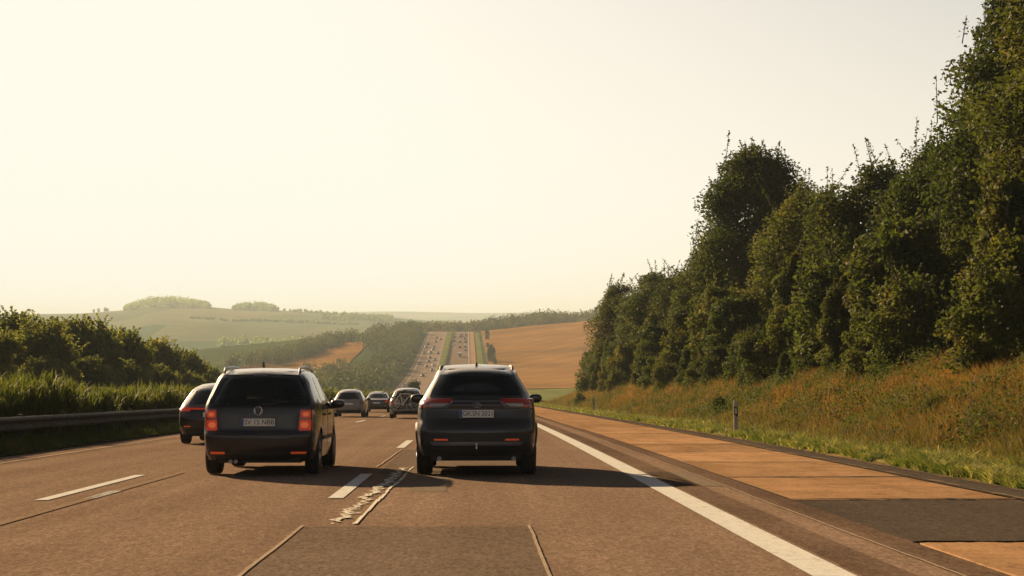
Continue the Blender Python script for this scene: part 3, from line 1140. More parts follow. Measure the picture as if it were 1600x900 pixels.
GS = "shrubs along the foot of the right tree row"
shr = [(13.2, 41, 'shrub_a', 3.4, "bright green bushy shrub"), (14.6, 46, 'shrub_b', 5.6, "tall narrow shrub"), (13.0, 50, 'shrub_c', 3.2, "low spreading shrub"),
       (14.2, 55, 'shrub_a', 5.4, "large dense shrub"), (12.9, 60, 'shrub_b', 3.4, "pointed olive shrub"), (14.3, 65, 'shrub_c', 5.0, "broad loose shrub"), (13.1, 70, 'shrub_a', 3.3, "round shrub"),
       (14.5, 76, 'shrub_b', 6.0, "tall pointed shrub"), (12.8, 79, 'shrub_c', 2.6, "low leafy shrub"), (13.4, 86, 'shrub_a', 4.6, "dense dark shrub"), (12.6, 92, 'shrub_b', 2.9, "small bright shrub"),
       (14.3, 97, 'shrub_a', 5.8, "large round shrub"), (13.0, 105, 'shrub_c', 3.6, "wide low shrub"), (13.8, 113, 'shrub_b', 5.4, "tall slim shrub"), (13.2, 122, 'shrub_a', 4.6, "rounded shrub"),
       (13.8, 132, 'shrub_b', 6.0, "tall olive shrub"), (13.0, 141, 'shrub_c', 4.2, "broad dusty shrub"), (13.6, 151, 'shrub_a', 5.6, "high dense shrub"), (13.0, 160, 'shrub_b', 5.0, "narrow shrub"),
       (13.4, 168, 'shrub_a', 5.0, "full round shrub"), (12.6, 177, 'shrub_c', 4.4, "dark low shrub")]
_ordw = ["nearest", "second", "third", "fourth", "fifth", "sixth", "seventh", "eighth", "ninth", "tenth", "eleventh", "twelfth", "thirteenth", "fourteenth", "fifteenth", "sixteenth", "seventeenth", "eighteenth", "nineteenth", "twentieth", "last"]
for i, (X, Y, key, h, d) in enumerate(shr):
    where = {0: "at the right picture edge, nearest of the bank's front row", 20: "at the far end of the bank's front row, beside the field"}.get(i, _ordw[i] + " from the near end of the bank's front row")
    plant(key, "shrub", X, Y, h, d + " " + where, "shrub", GS, 1.1)

low = [(12.3, 39.5, 2.7), (12.1, 52, 2.2), (11.6, 63, 1.5), (12.1, 71, 2.5), (12.1, 84, 2.2), (11.9, 95, 2.4), (11.7, 103, 2.0), (11.9, 112, 2.4), (12.0, 123, 2.6), (11.6, 137, 2.1), (11.9, 151, 2.6), (11.8, 165, 2.4)]
for i, (X, Y, h) in enumerate(low):
    plant(('shrub_c', 'shrub_a', 'shrub_b')[i % 3], "low_shrub", X, Y, h, ("spreading", "rounded", "pointed")[i % 3] + " low shrub rooted in the dry bank grass, " + (_ordw[i] + " from the near end" if 0 < i < 11 else ("nearest one" if i == 0 else "farthest one")), "shrub", "low shrubs in the dry grass below the right tree row", 1.15)

for X, Y, h, lab in ((9.6, 66, 0.9, "small dark green bush in the dry grass behind the near delineator post"), (11.6, 88, 1.9, "isolated green bush on the dry bank above the near delineator post"), (9.9, 36, 0.8, "low dark weed bush on the dry bank below the tallest trees"), (9.4, 150, 1.3, "grey green bush on the end of the dry bank beside the field")):
    plant('shrub_c', "bush", X, Y, h, lab, "bush", "single bushes in the dry grass", 1.0)

plant('shrub_a', "bush", -11.6, 330, 4.2, "green bush on the median where the far road comes into view", "bush", "single bushes on the median", 1.1)

GL = "trees and scrub beyond the opposite carriageway"
lft = [(-31, 88, 4.6), (-35, 98, 5.2), (-30.5, 106, 5.1), (-35.5, 114, 5.8), (-30.5, 121, 5.7), (-35, 128, 6.4), (-31, 136, 6.5), (-35, 143, 6.4), (-30.8, 150, 6.2), (-34, 158, 6.2), (-30.5, 165, 5.9), (-33.5, 173, 5.7), (-30.5, 181, 5.3), (-32.5, 190, 4.9), (-30.5, 198, 4.0)]
_l2 = ["cut by the left picture edge", "second from the left edge", "third from the left edge", "fourth from the left edge", "fifth from the left edge", "at the highest part of the left scrub, its near side", "at the highest part of the left scrub, its far side", "just past the highest part of the left scrub", "in the middle of the left scrub's falling skyline", "seventh from the far end of the left scrub", "sixth from the far end of the left scrub", "fifth from the far end of the left scrub", "fourth from the far end of the left scrub", "next to last at the far end of the left scrub", "last and lowest at the far end of the left scrub"]
for i, (X, Y, h) in enumerate(lft):
    plant('left_a' if i % 2 else 'left_b', "scrub_tree", X, Y, h * 1.05 + 0.1, ["feathery olive tree ", "dense green tree "][i % 2] + _l2[i], "tree", GL, 1.75)

for i, (X, Y, h) in enumerate(((-29.3, 101, 3.2), (-29.4, 116, 3.6), (-29.2, 129, 3.9), (-29.4, 143, 4.0), (-29.3, 157, 3.9), (-29.4, 172, 3.6), (-29.3, 187, 3.2))):
    plant('left_b', "scrub_bush", X, Y, h, "low feathery bush at the front of the left scrub, " + ("nearest", "second nearest", "third nearest", "middle one", "third from the far end", "second from the far end", "farthest")[i], "bush", "low bushes fronting the left scrub", 2.3)

GF = "single trees beside the far uphill road"
for X, Y, h, wd, lab in ((9.6, 918, 10.0, 0.95, "round dark tree beside the far uphill road at the edge of the stubble field"), (11.2, 900, 4.0, 1.0, "low wide bush under the round tree at the field's edge"), (9.0, 1140, 8.0, 0.8, "small purplish tree by the top of the far road"), (8.6, 1050, 3.5, 1.0, "small bush by the far verge below the top of the road")):
    plant('mid_a' if h > 7 else 'shrub_a', "roadside_tree", X, Y, h, lab, "tree", GF, wd)


# woods far away: read as masses
def wood(name, label, pts, hs, ground, leaf=1.1, n=70, seed=1, mat=None):
    r = np.random.default_rng(seed)
    C, Sz = [], []
    for (X, Y), h in zip(pts, hs):
        z = ground(X, Y)
        R = h * r.uniform(0.32, 0.5)
        d = r.normal(size=(n, 3))
        d /= np.linalg.norm(d, axis=1)[:, None]
        q = r.uniform(0, 1, n) ** 0.35
        lum = 1 + 0.25 * np.sin(d[:, 0] * 5 + r.uniform(0, 6)) * np.cos(d[:, 2] * 4 + r.uniform(0, 6))
        C.append(np.stack([X + d[:, 0] * R * q * lum, Y + d[:, 1] * R * q * lum, z + h * 0.5 + d[:, 2] * h * 0.5 * q * lum], -1))
        Sz.append(np.full(n, leaf) * r.uniform(0.6, 1.4, n))
    v, f = leaf_quads(np.concatenate(C), np.concatenate(Sz), r, 0.4, 0.8)
    o = link(name, np_mesh(name, v, f, mat or M['leaf_far']))
    tag(o, label, "wood", None, "stuff")
    return o


def scatter(n, xf, y0, y1, seed, hlo, hhi):
    r = np.random.default_rng(seed)
    P, Hh = [], []
    for _ in range(n):
        y = r.uniform(y0, y1)
        a, b = xf(y)
        P.append((r.uniform(a, b) + float(XS(y)), y))
        Hh.append(r.uniform(hlo, hhi))
    return P, Hh


p_, h_ = scatter(330, lambda y: (-31 - 16, -31), 560, 1265, 3, 5, 9.5)
wood("roadside_wood", "dense dark tree belt along the left side of the far uphill carriageway", p_, h_, HP, 0.75, 190, 1)
p_, h_ = scatter(120, lambda y: (-74, -42), 600, 830, 4, 5, 9)
wood("hillside_wood", "trees in the hollow left of the far road behind the van", p_, h_, HP, 0.75, 190, 2)
p_, h_ = scatter(230, lambda y: (float(np.interp(y, [925, 1140], [-127, -90])), float(np.interp(y, [925, 1140], [-99, -71]))), 915, 1140, 5, 6, 10)
wood("hillside_wood", "tree band between the two dry fields on the far left hillside", p_, h_, HP, 0.75, 170, 3)
p_, h_ = scatter(60, lambda y: (-64, -46), 1030, 1190, 6, 7, 11)
wood("hillside_wood", "tall trees where the far left hillside meets the top of the road", p_, h_, HP, 1.0, 90, 4)
p_, h_ = scatter(480, lambda y: (-55, float(np.interp(y, [1293, 1500], [95, 160]))), 1293, 1500, 7, 6.5, 10)
wood("ridge_wood", "wooded ridge across the end of the far road and behind the stubble field", p_, h_, HP, 1.2, 80, 5)
p_, h_ = scatter(90, lambda y: (14, 72), 1282, 1420, 9, 9, 13)
wood("ridge_wood", "taller dark trees of the ridge right of where the road disappears", p_, h_, HP, 1.2, 80, 9)
p_, h_ = scatter(330, lambda y: (12, 380), 1284, 1291, 8, 0.8, 1.3)
wood("field_hedge", "thin dark hedge along the top of the stubble field", p_, h_, HP, 0.5, 30, 6)


def far_pts(n, p0, p1, d0, d1, hlo, hhi, seed):
    r = np.random.default_rng(seed)
    ps, d = r.uniform(p0, p1, n), r.uniform(d0, d1, n)
    return [((a - 740) / FPX * b, b) for a, b in zip(ps, d)], r.uniform(hlo, hhi, n)


def HFXY(X, Y):
    return float(HF(np.array(X / Y * FPX + 740), np.array(Y)))


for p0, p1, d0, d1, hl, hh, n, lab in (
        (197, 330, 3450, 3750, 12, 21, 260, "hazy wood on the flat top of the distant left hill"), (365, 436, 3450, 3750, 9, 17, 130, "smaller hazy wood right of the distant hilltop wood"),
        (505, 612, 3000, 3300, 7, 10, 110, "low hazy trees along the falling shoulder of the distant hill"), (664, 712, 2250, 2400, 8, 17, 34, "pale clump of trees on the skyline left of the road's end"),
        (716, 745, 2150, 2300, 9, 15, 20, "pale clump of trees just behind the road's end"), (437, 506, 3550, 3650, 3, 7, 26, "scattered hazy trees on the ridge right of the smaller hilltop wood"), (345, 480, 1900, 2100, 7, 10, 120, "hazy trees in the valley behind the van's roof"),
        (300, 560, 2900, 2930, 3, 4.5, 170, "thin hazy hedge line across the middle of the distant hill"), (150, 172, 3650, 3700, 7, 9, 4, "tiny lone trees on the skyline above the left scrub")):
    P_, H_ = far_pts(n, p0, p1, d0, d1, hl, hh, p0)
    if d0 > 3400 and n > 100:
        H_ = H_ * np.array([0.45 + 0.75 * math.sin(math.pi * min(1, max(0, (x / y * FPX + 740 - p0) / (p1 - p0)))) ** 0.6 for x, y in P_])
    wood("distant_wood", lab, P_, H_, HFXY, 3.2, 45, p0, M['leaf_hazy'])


# hedges on the median: leafy stems, one mass of foliage each
def hedge(name, label, x0, x1, y0, y1, h, ns, wid, seed, tall=0.35, K=10):
    """upright reedy plants: long narrow leaves rising from many stems"""
    r = np.random.default_rng(seed)
    sx, sy = r.uniform(x0, x1, ns), r.uniform(y0, y1, ns)
    hh = h * (0.76 + tall * vnoise(sx * 1.0, sy, 2.6, seed)) * r.uniform(0.8, 1.12, ns)
    X, Y, HH = np.repeat(sx, K), np.repeat(sy, K), np.repeat(hh, K)
    n = len(X)
    t = r.uniform(0, 0.78, n)
    z = H(X, Y) + t * HH
    L = HH * r.uniform(0.2, 0.42, n)
    a = r.uniform(0, 6.28, n)
    out = r.uniform(0.1, 0.75, n)
    dx, dy = np.cos(a) * L * out, np.sin(a) * L * out
    px, py = -np.sin(a) * wid / 2, np.cos(a) * wid / 2
    X = X + r.normal(0, 0.03, n)
    Y = Y + r.normal(0, 0.03, n)
    b0 = np.stack([X - px * .6, Y - py * .6, z], -1)
    b1 = np.stack([X + px * .6, Y + py * .6, z], -1)
    m0 = np.stack([X + dx * .45 - px, Y + dy * .45 - py, z + L * 0.6], -1)
    m1 = np.stack([X + dx * .45 + px, Y + dy * .45 + py, z + L * 0.6], -1)
    tp = np.stack([X + dx, Y + dy, z + L * r.uniform(.6, 1.0, n)], -1)
    v = np.stack([b0, b1, m1, m0, tp], 1).reshape(-1, 3)
    i = np.arange(n)[:, None] * 5
    f = np.concatenate([i + np.array([[0, 1, 2]]), i + np.array([[0, 2, 3]]), i + np.array([[3, 2, 4]])])
    o = link(name, np_mesh(name, v, f, M['leaf_hedge']))
    tag(o, label, "hedge", "hedges on the median behind the guard rail")
    return o


hedge("median_hedge", "long bright green hedge behind the near guard rail at the left edge", -12.5, -10.9, 22, 52.5, 1.5, 5600, 0.036, 1)
hedge("median_hedge", "shorter yellow green hedge behind the guard rail, left of the black car", -12.5, -11.0, 54.0, 78, 1.46, 3400, 0.042, 2)
hedge("median_hedge", "far hedge on the median hidden partly behind the cars ahead", -12.5, -11.0, 79, 240, 1.6, 5000, 0.12, 3)
hedge("median_hedge", "dark hedge strip along the median of the far uphill road", -11.2 - 4.2, -10.6 - 4.0, 720, 1245, 1.3, 3600, 0.4, 4)


# grass: nobody could count the blades
def blades(name, label, X, Y, hgt, wid, mat, r, lean=0.5, kind="stuff", curl=0.35):
    n = len(X)
    z = H(X, Y) - 0.02
    a = r.uniform(0, 6.28, n)
    l = r.normal(0, lean, n) * hgt
    l2 = r.normal(0, lean, n) * hgt
    w = wid / 2
    bx, by = np.cos(a) * w, np.sin(a) * w
    b0 = np.stack([X - bx, Y - by, z], -1)
    b1 = np.stack([X + bx, Y + by, z], -1)
    mx, my = X + l * curl, Y + l2 * curl
    m0 = np.stack([mx - bx * .7, my - by * .7, z + hgt * 0.6], -1)
    m1 = np.stack([mx + bx * .7, my + by * .7, z + hgt * 0.6], -1)
    tp = np.stack([X + l, Y + l2, z + hgt * r.uniform(.82, 1.0, n)], -1)
    v = np.stack([b0, b1, m1, m0, tp], 1).reshape(-1, 3)
    i = np.arange(n)[:, None] * 5
    f = np.concatenate([i + np.array([[0, 1, 2]]), i + np.array([[0, 2, 3]]), i + np.array([[3, 2, 4]])])
    o = link(name, np_mesh(name, v, f, mat))
    tag(o, label, "grass", None, kind)
    return o


def ydist(n, y0, y1, r, p=1.0):
    """denser towards the road's near end"""
    u = r.uniform(0, 1, n)
    a, b = 1 / y0 ** p, 1 / y1 ** p
    return (a + (b - a) * u) ** (-1 / p)


r6 = np.random.default_rng(21)
n_ = 70000
Y_ = ydist(n_, 18, 235, r6, 0.6)
X_ = 7.12 + np.abs(r6.normal(0, 0.75, n_)) + 0.25 * vnoise(Y_, Y_ * 0, 1.3, 5)
clump = vnoise(X_, Y_, 0.7, 6)
keep = clump > 0.33
X_, Y_ = X_[keep], Y_[keep]
blades("verge_grass", "short green and straw yellow grass on the verge beside the shoulder", X_, Y_, (0.08 + 0.26 * clump[keep] * r6.uniform(0.4, 1.3, len(X_))) * (0.7 + 0.6 * vnoise(X_, Y_, 2.2, 8)), np.where(Y_ > 60, 0.03, 0.018), M['grass'], r6, 0.75)
n_ = 170000
Y_ = ydist(n_, 24, 232, r6, 0.7)
X_ = r6.uniform(8.0, 15.0, n_)
d_ = vnoise(X_, Y_, 1.1, 9) * 0.6 + vnoise(X_, Y_, 3.7, 10) * 0.6
keep = r6.uniform(0, 1, n_) < np.clip(d_ * 1.2, 0.15, 1) * sst(X_, 7.6, 9.2)
X_, Y_, d_ = X_[keep], Y_[keep], d_[keep]
blades("bank_grass", "tall dry orange brown grass and weeds covering the cut bank", X_, Y_, (0.14 + 0.62 * d_ * r6.uniform(0.4, 1.2, len(X_))) * sst(X_, 7.4, 9.6), np.where(Y_ > 70, 0.04, 0.02), M['drygrass'], r6, 0.35)
n_ = 26000
Y_ = ydist(n_, 22, 200, r6, 0.6)
X_ = r6.uniform(-11.0, -9.1, n_)
blades("median_grass", "dark green weeds under the guard rail", X_, Y_, 0.12 + 0.3 * vnoise(X_, Y_, 0.8, 4), 0.02, M['leaf_shrub'], r6, 0.5)
n_ = 6000
Y_ = ydist(n_, 30, 200, r6, 0.2)
X_ = r6.uniform(8.8, 14.5, n_)
keep = vnoise(X_, Y_, 1.7, 14) > 0.62
X_, Y_ = X_[keep], Y_[keep]
# leafy weeds in clumps among the dry grass
K = 30
c_ = np.stack([np.repeat(X_, K) + r6.normal(0, 0.16, len(X_) * K), np.repeat(Y_, K) + r6.normal(0, 0.16, len(X_) * K), np.repeat(H(X_, Y_), K) + r6.uniform(0.02, 0.8, len(X_) * K) * np.repeat(0.4 + vnoise(X_, Y_, 1.2, 15), K)], -1)
v_, f_ = leaf_quads(c_, 0.065 * r6.uniform(0.6, 1.5, len(c_)), r6, 0.4, 0.5)
tag(link("bank_weeds", np_mesh("bank_weeds", v_, f_, M['leaf_shrub'])), "green leafy weeds in clumps among the dry bank grass", "weeds", None, "stuff")

# brambles: dark leafy mounds among the dry grass
n_ = 95
X_, Y_ = r6.uniform(9.0, 12.8, n_), ydist(n_, 27, 190, r6, 0.35)
sz_ = r6.uniform(0.3, 0.85, n_)
K = 260
d_ = r6.normal(size=(n_ * K, 3))
d_ /= np.linalg.norm(d_, axis=1)[:, None]
q_ = r6.uniform(0, 1, n_ * K) ** 0.4 * np.repeat(sz_, K) * (0.75 + 0.5 * vnoise(d_[:, 0] * 2 + np.repeat(X_, K) * 7, d_[:, 1] * 2 + np.repeat(Y_, K), 0.5, 9))
c_ = np.stack([np.repeat(X_, K) + d_[:, 0] * q_, np.repeat(Y_, K) + d_[:, 1] * q_ * 1.7, np.repeat(H(X_, Y_), K) + np.abs(d_[:, 2]) * q_ * 0.95], -1)
v_, f_ = leaf_quads(c_, 0.075 * r6.uniform(0.6, 1.4, len(c_)), r6, 0.4, 0.6)
tag(link("bank_brambles", np_mesh("bank_brambles", v_, f_, M['leaf_shrub'])), "low dark green brambles scattered over the dry bank", "brambles", None, "stuff")

# unseen tree belts added behind the viewpoint, uphill, to darken the car rears
r7 = np.random.default_rng(5)
P_ = [(r7.uniform(12, 32), r7.uniform(-260, 26)) for _ in range(110)]
wood("roadside_wood", "unseen tree belt added on the right bank behind the viewpoint", P_, r7.uniform(8, 13, 110), HP, 0.55, 110, 61)
P_ = [(r7.uniform(-46, -30), r7.uniform(-260, 70)) for _ in range(110)]
wood("roadside_wood", "unseen tree belt added left of the motorway behind the viewpoint", P_, r7.uniform(6, 11, 110), HP, 0.55, 110, 62)
P_ = [(r7.uniform(-260, 260), r7.uniform(-620, -480)) for _ in range(200)]  # unseen wood across the hilltop, added to block the bright horizon sky
P_ = [q for q in P_ if not -29 < q[0] < 8]
wood("unseen_wood", "unseen wood added far behind the viewpoint to darken the car rears", P_, r7.uniform(14, 20, len(P_)), HP, 1.4, 110, 63)
# ------------------------------------------------------------------ vehicles
def car_paint(name, c, rough=0.32, coat=0.7, dirt=0.035):
    m = material(name, c, rough, 0.0, 0.12, coat=coat)
    o = pos_coords(m, kind='object')
    n = noise(m, o, 2.2, 6, 0.7)
    dust = ramp(m, n, [(0.4, G(0.0)), (0.75, G(dirt))])
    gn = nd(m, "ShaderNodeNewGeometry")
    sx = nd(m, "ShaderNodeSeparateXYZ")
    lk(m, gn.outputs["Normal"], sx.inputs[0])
    up = ramp(m, sx.outputs[2], [(0.6, G(0.0)), (0.95, G(0.75))])        # pale tone on upward faces paints in the sun and sky sheen
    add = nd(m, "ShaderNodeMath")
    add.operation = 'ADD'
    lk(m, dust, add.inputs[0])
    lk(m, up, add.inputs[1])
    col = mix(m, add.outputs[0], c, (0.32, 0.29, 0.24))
    lk(m, col, base_in(m))
    b = m.node_tree.nodes["Principled BSDF"]
    rr = ramp(m, n, [(0.35, G(rough * 0.8)), (0.75, G(min(0.8, rough * 2.0)))])
    lk(m, rr, b.inputs["Roughness"])
    return m


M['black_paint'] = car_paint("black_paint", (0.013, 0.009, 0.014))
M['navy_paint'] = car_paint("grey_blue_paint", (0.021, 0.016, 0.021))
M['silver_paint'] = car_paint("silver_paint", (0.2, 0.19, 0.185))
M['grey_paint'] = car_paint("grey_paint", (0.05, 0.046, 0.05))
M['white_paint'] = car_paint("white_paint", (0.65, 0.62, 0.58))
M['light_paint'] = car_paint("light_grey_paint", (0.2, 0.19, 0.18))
M['plastic'] = material("black_plastic", (0.012, 0.012, 0.012), 0.6)
M['under'] = material("underbody", (0.01, 0.01, 0.01), 0.9)
M['rubber'] = material("rubber", (0.014, 0.013, 0.012), 0.85)
M['rim'] = material("rim_metal", (0.25, 0.25, 0.26), 0.35, 0.9)
M['chrome'] = material("chrome", (0.55, 0.57, 0.62), 0.22, 1.0)
M['satin'] = material("satin_trim", (0.2, 0.22, 0.27), 0.4, 0.8)
M['red_lens'] = material("red_lens", (0.12, 0.006, 0.004), 0.2, coat=1.0, emit=(1.0, 0.06, 0.02), emit_s=0.0081)
M['red_glow'] = material("lit_tail_lamp", (0.5, 0.02, 0.01), 0.25, emit=(1.0, 0.10, 0.03), emit_s=0.0446)
M['red_dim'] = material("dim_tail_lamp", (0.14, 0.008, 0.005), 0.25, emit=(1.0, 0.06, 0.02), emit_s=0.012)
M['red_core'] = material("lit_lamp_bulb", (0.6, 0.1, 0.03), 0.25, emit=(1.0, 0.22, 0.06), emit_s=0.0891)
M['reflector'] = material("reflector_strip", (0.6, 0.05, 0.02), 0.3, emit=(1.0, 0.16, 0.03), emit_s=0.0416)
M['clear_lens'] = material("clear_lens", (0.25, 0.24, 0.24), 0.25, coat=1.0)
M['plate'] = material("plate_white", (0.62, 0.62, 0.6), 0.5)
M['plate_blue'] = material("plate_blue", (0.02, 0.05, 0.25), 0.5)
M['ink'] = material("plate_ink", (0.012, 0.012, 0.014), 0.6)
M['seat'] = material("seat_cloth", (0.02, 0.019, 0.018), 0.9)
M['head'] = material("lit_headlamp", (0.8, 0.8, 0.8), 0.3, emit=(1, 0.95, 0.8), emit_s=0.0675)


def glass_mat():
    m = bpy.data.materials.new("tinted_glass")
    m.use_nodes = True
    nt = m.node_tree
    nt.nodes.clear()
    out = nt.nodes.new("ShaderNodeOutputMaterial")
    tr = nt.nodes.new("ShaderNodeBsdfTransparent")
    tr.inputs[0].default_value = (0.62, 0.65, 0.6, 1)
    gl = nt.nodes.new("ShaderNodeBsdfGlossy")
    gl.inputs["Roughness"].default_value = 0.03
    fr = nt.nodes.new("ShaderNodeFresnel")
    fr.inputs[0].default_value = 1.5
    ms = nt.nodes.new("ShaderNodeMixShader")
    nt.links.new(fr.outputs[0], ms.inputs[0])
    nt.links.new(tr.outputs[0], ms.inputs[1])
    nt.links.new(gl.outputs[0], ms.inputs[2])
    nt.links.new(ms.outputs[0], out.inputs[0])
    return m


M['glass'] = glass_mat()
M['dark_glass'] = material("dark_window", (0.008, 0.009, 0.01), 0.06, spec=0.5)


def prof(tab):
    a = np.array(tab, float)
    # monotone-ish smooth interpolation of a profile
    zs = np.linspace(a[0, 0], a[-1, 0], 240)
    v = np.interp(zs, a[:, 0], a[:, 1])
    k = np.hanning(13)
    k /= k.sum()
    vp = np.concatenate([np.full(6, v[0]), v, np.full(6, v[-1])])
    v = np.convolve(vp, k, 'valid')
    return lambda z: np.interp(z, zs, v)


class Shell:
    """a closed car shell: ends, sides and roof as one welded grid"""

    def __init__(s, L, R, zb, rear, front, width, arches, crown=0.035, rcr=0.2, fcr=0.3, rdrop=0.06, fdrop=0.05, nv=90, nw=44, nu=44, taper=0.04):
        s.L, s.R, s.zb = L, R, zb
        yr, yf, W = prof(rear), prof(front), prof(width)
        y0, y1 = -L / 2, L / 2

        def P(u, v, w):
            u, v, w = np.broadcast_arrays(np.asarray(u, float), np.asarray(v, float), np.asarray(w, float))
            yn = y0 + v * L
            lo = np.full(u.shape, zb)
            au = np.abs(u)
            for yc, r in arches:
                q = r * r - (yn - (y0 + yc)) ** 2
                arch = np.sqrt(np.clip(q, 0, None)) + 0.33
                lo = np.where((q > 0) & (au > 0.999), np.maximum(lo, arch), lo)
            z = lo + w * (R - lo)
            a = y0 + yr(z) + rcr * au ** 5 * (1 - 0.3 * w)
            b = y1 - yf(z) - fcr * au ** 4
            y = a + v * (b - a)
            Wz = W(z)
            e0 = np.clip(1 - v / 0.05, 0, 1) ** 2
            e1 = np.clip(1 - (1 - v) / 0.08, 0, 1) ** 2
            Wz = Wz - 0.045 * e0 - 0.08 * e1 - taper * ((v - 0.5) * 2) ** 4
            x = u * Wz
            tz = np.clip((z - 1.0 * R / 1.66) / (0.66 * R / 1.66), 0, 1)
            dz = tz ** 3 * (crown * (1 - u * u) - rdrop * np.clip(1 - v / 0.5, 0, 1) ** 2 - fdrop * np.clip((v - 0.6) / 0.4, 0, 1) ** 2)
            return np.stack([x, y, z + dz], -1)

        us = np.linspace(-1, 1, nu + 1)
        vs = np.linspace(0, 1, nv + 1)
        ws = np.linspace(0, 1, nw + 1)
        V, F, tags = [], [], []

        def sheet(pts, tag_, flip):
            a, b = pts.shape[:2]
            n0 = sum(len(q) for q in V)
            V.append(pts.reshape(-1, 3))
            i = (np.arange(a - 1)[:, None] * b + np.arange(b - 1)[None, :]).ravel() + n0
            f = np.stack([i, i + 1, i + 1 + b, i + b], -1)
            F.append(f[:, ::-1] if flip else f)
            tags.extend([tag_] * len(f))
        w_, u_ = np.meshgrid(ws, us, indexing='ij')
        sheet(P(u_, 0, w_), 'rear', False)
        sheet(P(u_, 1, w_), 'front', True)
        w2, v2 = np.meshgrid(ws, vs, indexing='ij')
        sheet(P(1.0, v2, w2), 'right', False)
        sheet(P(-1.0, v2, w2), 'left', True)
        v3, u3 = np.meshgrid(vs, us, indexing='ij')
        sheet(P(u3, v3, 1.0), 'roof', False)
        s.V = np.concatenate(V)
        s.F = np.concatenate(F)
        s.tags = np.array(tags)
        s.bvh = BVHTree.FromPolygons([Vector(p) for p in s.V], [tuple(f) for f in s.F])
        s.cut = np.zeros(len(s.F), bool)

    def open(s, tag_, rows, inset=0.035):
        """drop the faces behind a pane"""
        r = np.array(rows, float)
        c = s.V[s.F].mean(1)
        ax = 0 if tag_ in ('rear', 'front') else 1
        z = c[:, 2]
        lo = np.interp(z, r[:, 0], r[:, 1]) + inset
        hi = np.interp(z, r[:, 0], r[:, 2]) - inset
        m = (s.tags == tag_) & (z > r[0, 0] + inset) & (z < r[-1, 0] - inset) & (c[:, ax] > lo) & (c[:, ax] < hi)
        s.cut |= m

    def mesh(s, mat):
        me = np_mesh("body", s.V, s.F[~s.cut], mat)
        bm = bmesh.new()
        bm.from_mesh(me)
        bmesh.ops.remove_doubles(bm, verts=bm.verts[:], dist=0.0008)
        bmesh.ops.recalc_face_normals(bm, faces=bm.faces[:])
        bm.to_mesh(me)
        bm.free()
        me.polygons.foreach_set("use_smooth", np.ones(len(me.polygons), dtype=bool))
        me.set_sharp_from_angle(angle=math.radians(50))
        return me

    def hit(s, side, a, z):
        if side == 'rear':
            o, d = Vector((a, -20, z)), Vector((0, 1, 0))
        elif side == 'front':
            o, d = Vector((a, 20, z)), Vector((0, -1, 0))
        elif side == 'right':
            o, d = Vector((20, a, z)), Vector((-1, 0, 0))
        else:
            o, d = Vector((-20, a, z)), Vector((1, 0, 0))
        h = s.bvh.ray_cast(o, d)
        return h[0], d

    def patch(s, side, rows, off=0.006, thick=0.012, nu=14, nz=10):
        """a thin panel lying on the shell between the outlines rows = [(z, a0, a1), ...]"""
        r = np.array(rows, float)
        zs = np.unique(np.concatenate([np.linspace(r[0, 0], r[-1, 0], nz + 1), r[:, 0]]))
        top, bot = [], []
        for z in zs:
            a0, a1 = np.interp(z, r[:, 0], r[:, 1]), np.interp(z, r[:, 0], r[:, 2])
            last = None
            row_t, row_b = [], []
            for k in range(nu + 1):
                a = a0 + (a1 - a0) * k / nu
                p, d = s.hit(side, a, z)
                if p is None:
                    p = last if last is not None else Vector((a, 0, z)) if side in ('rear', 'front') else Vector((0, a, z))
                    if last is not None:
                        p = Vector((a, last.y, z)) if side in ('rear', 'front') else Vector((last.x, a, z))
                last = p
                row_t.append(p - d * off)
                row_b.append(p - d * (off - thick))
            top.append(row_t)
            bot.append(row_b)
        nz_, nu_ = len(zs), nu + 1
        v = [p for row in top for p in row] + [p for row in bot for p in row]
        N = nz_ * nu_
        f = []
        for j in range(nz_ - 1):
            for i in range(nu_ - 1):
                q = (j * nu_ + i, j * nu_ + i + 1, (j + 1) * nu_ + i + 1, (j + 1) * nu_ + i)
                f.append(q)
                f.append(tuple(N + k for k in reversed(q)))
        rim = [(0, i) for i in range(nu_)] + [(j, nu_ - 1) for j in range(1, nz_)] + [(nz_ - 1, i) for i in range(nu_ - 2, -1, -1)] + [(j, 0) for j in range(nz_ - 2, 0, -1)]
        for k in range(len(rim)):
            a = rim[k][0] * nu_ + rim[k][1]
            b = rim[(k + 1) % len(rim)]
            b = b[0] * nu_ + b[1]
            f.append((a, N + a, N + b, b))
        return MB().add(v, f)


def rounded(z0, z1, x0, x1, r, n=5):
    """outline rows of a rounded rectangle"""
    rows = []
    for k in range(n + 1):
        t = k / n * math.pi / 2
        rows.append((z0 + r * (1 - math.cos(t)) , x0 + r * (1 - math.sin(t)), x1 - r * (1 - math.sin(t))))
    for k in range(n + 1):
        t = math.pi / 2 - k / n * math.pi / 2
        rows.append((z1 - r * (1 - math.cos(t)), x0 + r * (1 - math.sin(t)), x1 - r * (1 - math.sin(t))))
    return sorted(rows)


def oct_rows(z0, z1, x0, x1, c):
    return [(z0, x0 + c, x1 - c), (z0 + c, x0, x1), (z1 - c, x0, x1), (z1, x0 + c, x1 - c)]


def mirror(rows):
    return [(z, -b, -a) for z, a, b in rows]


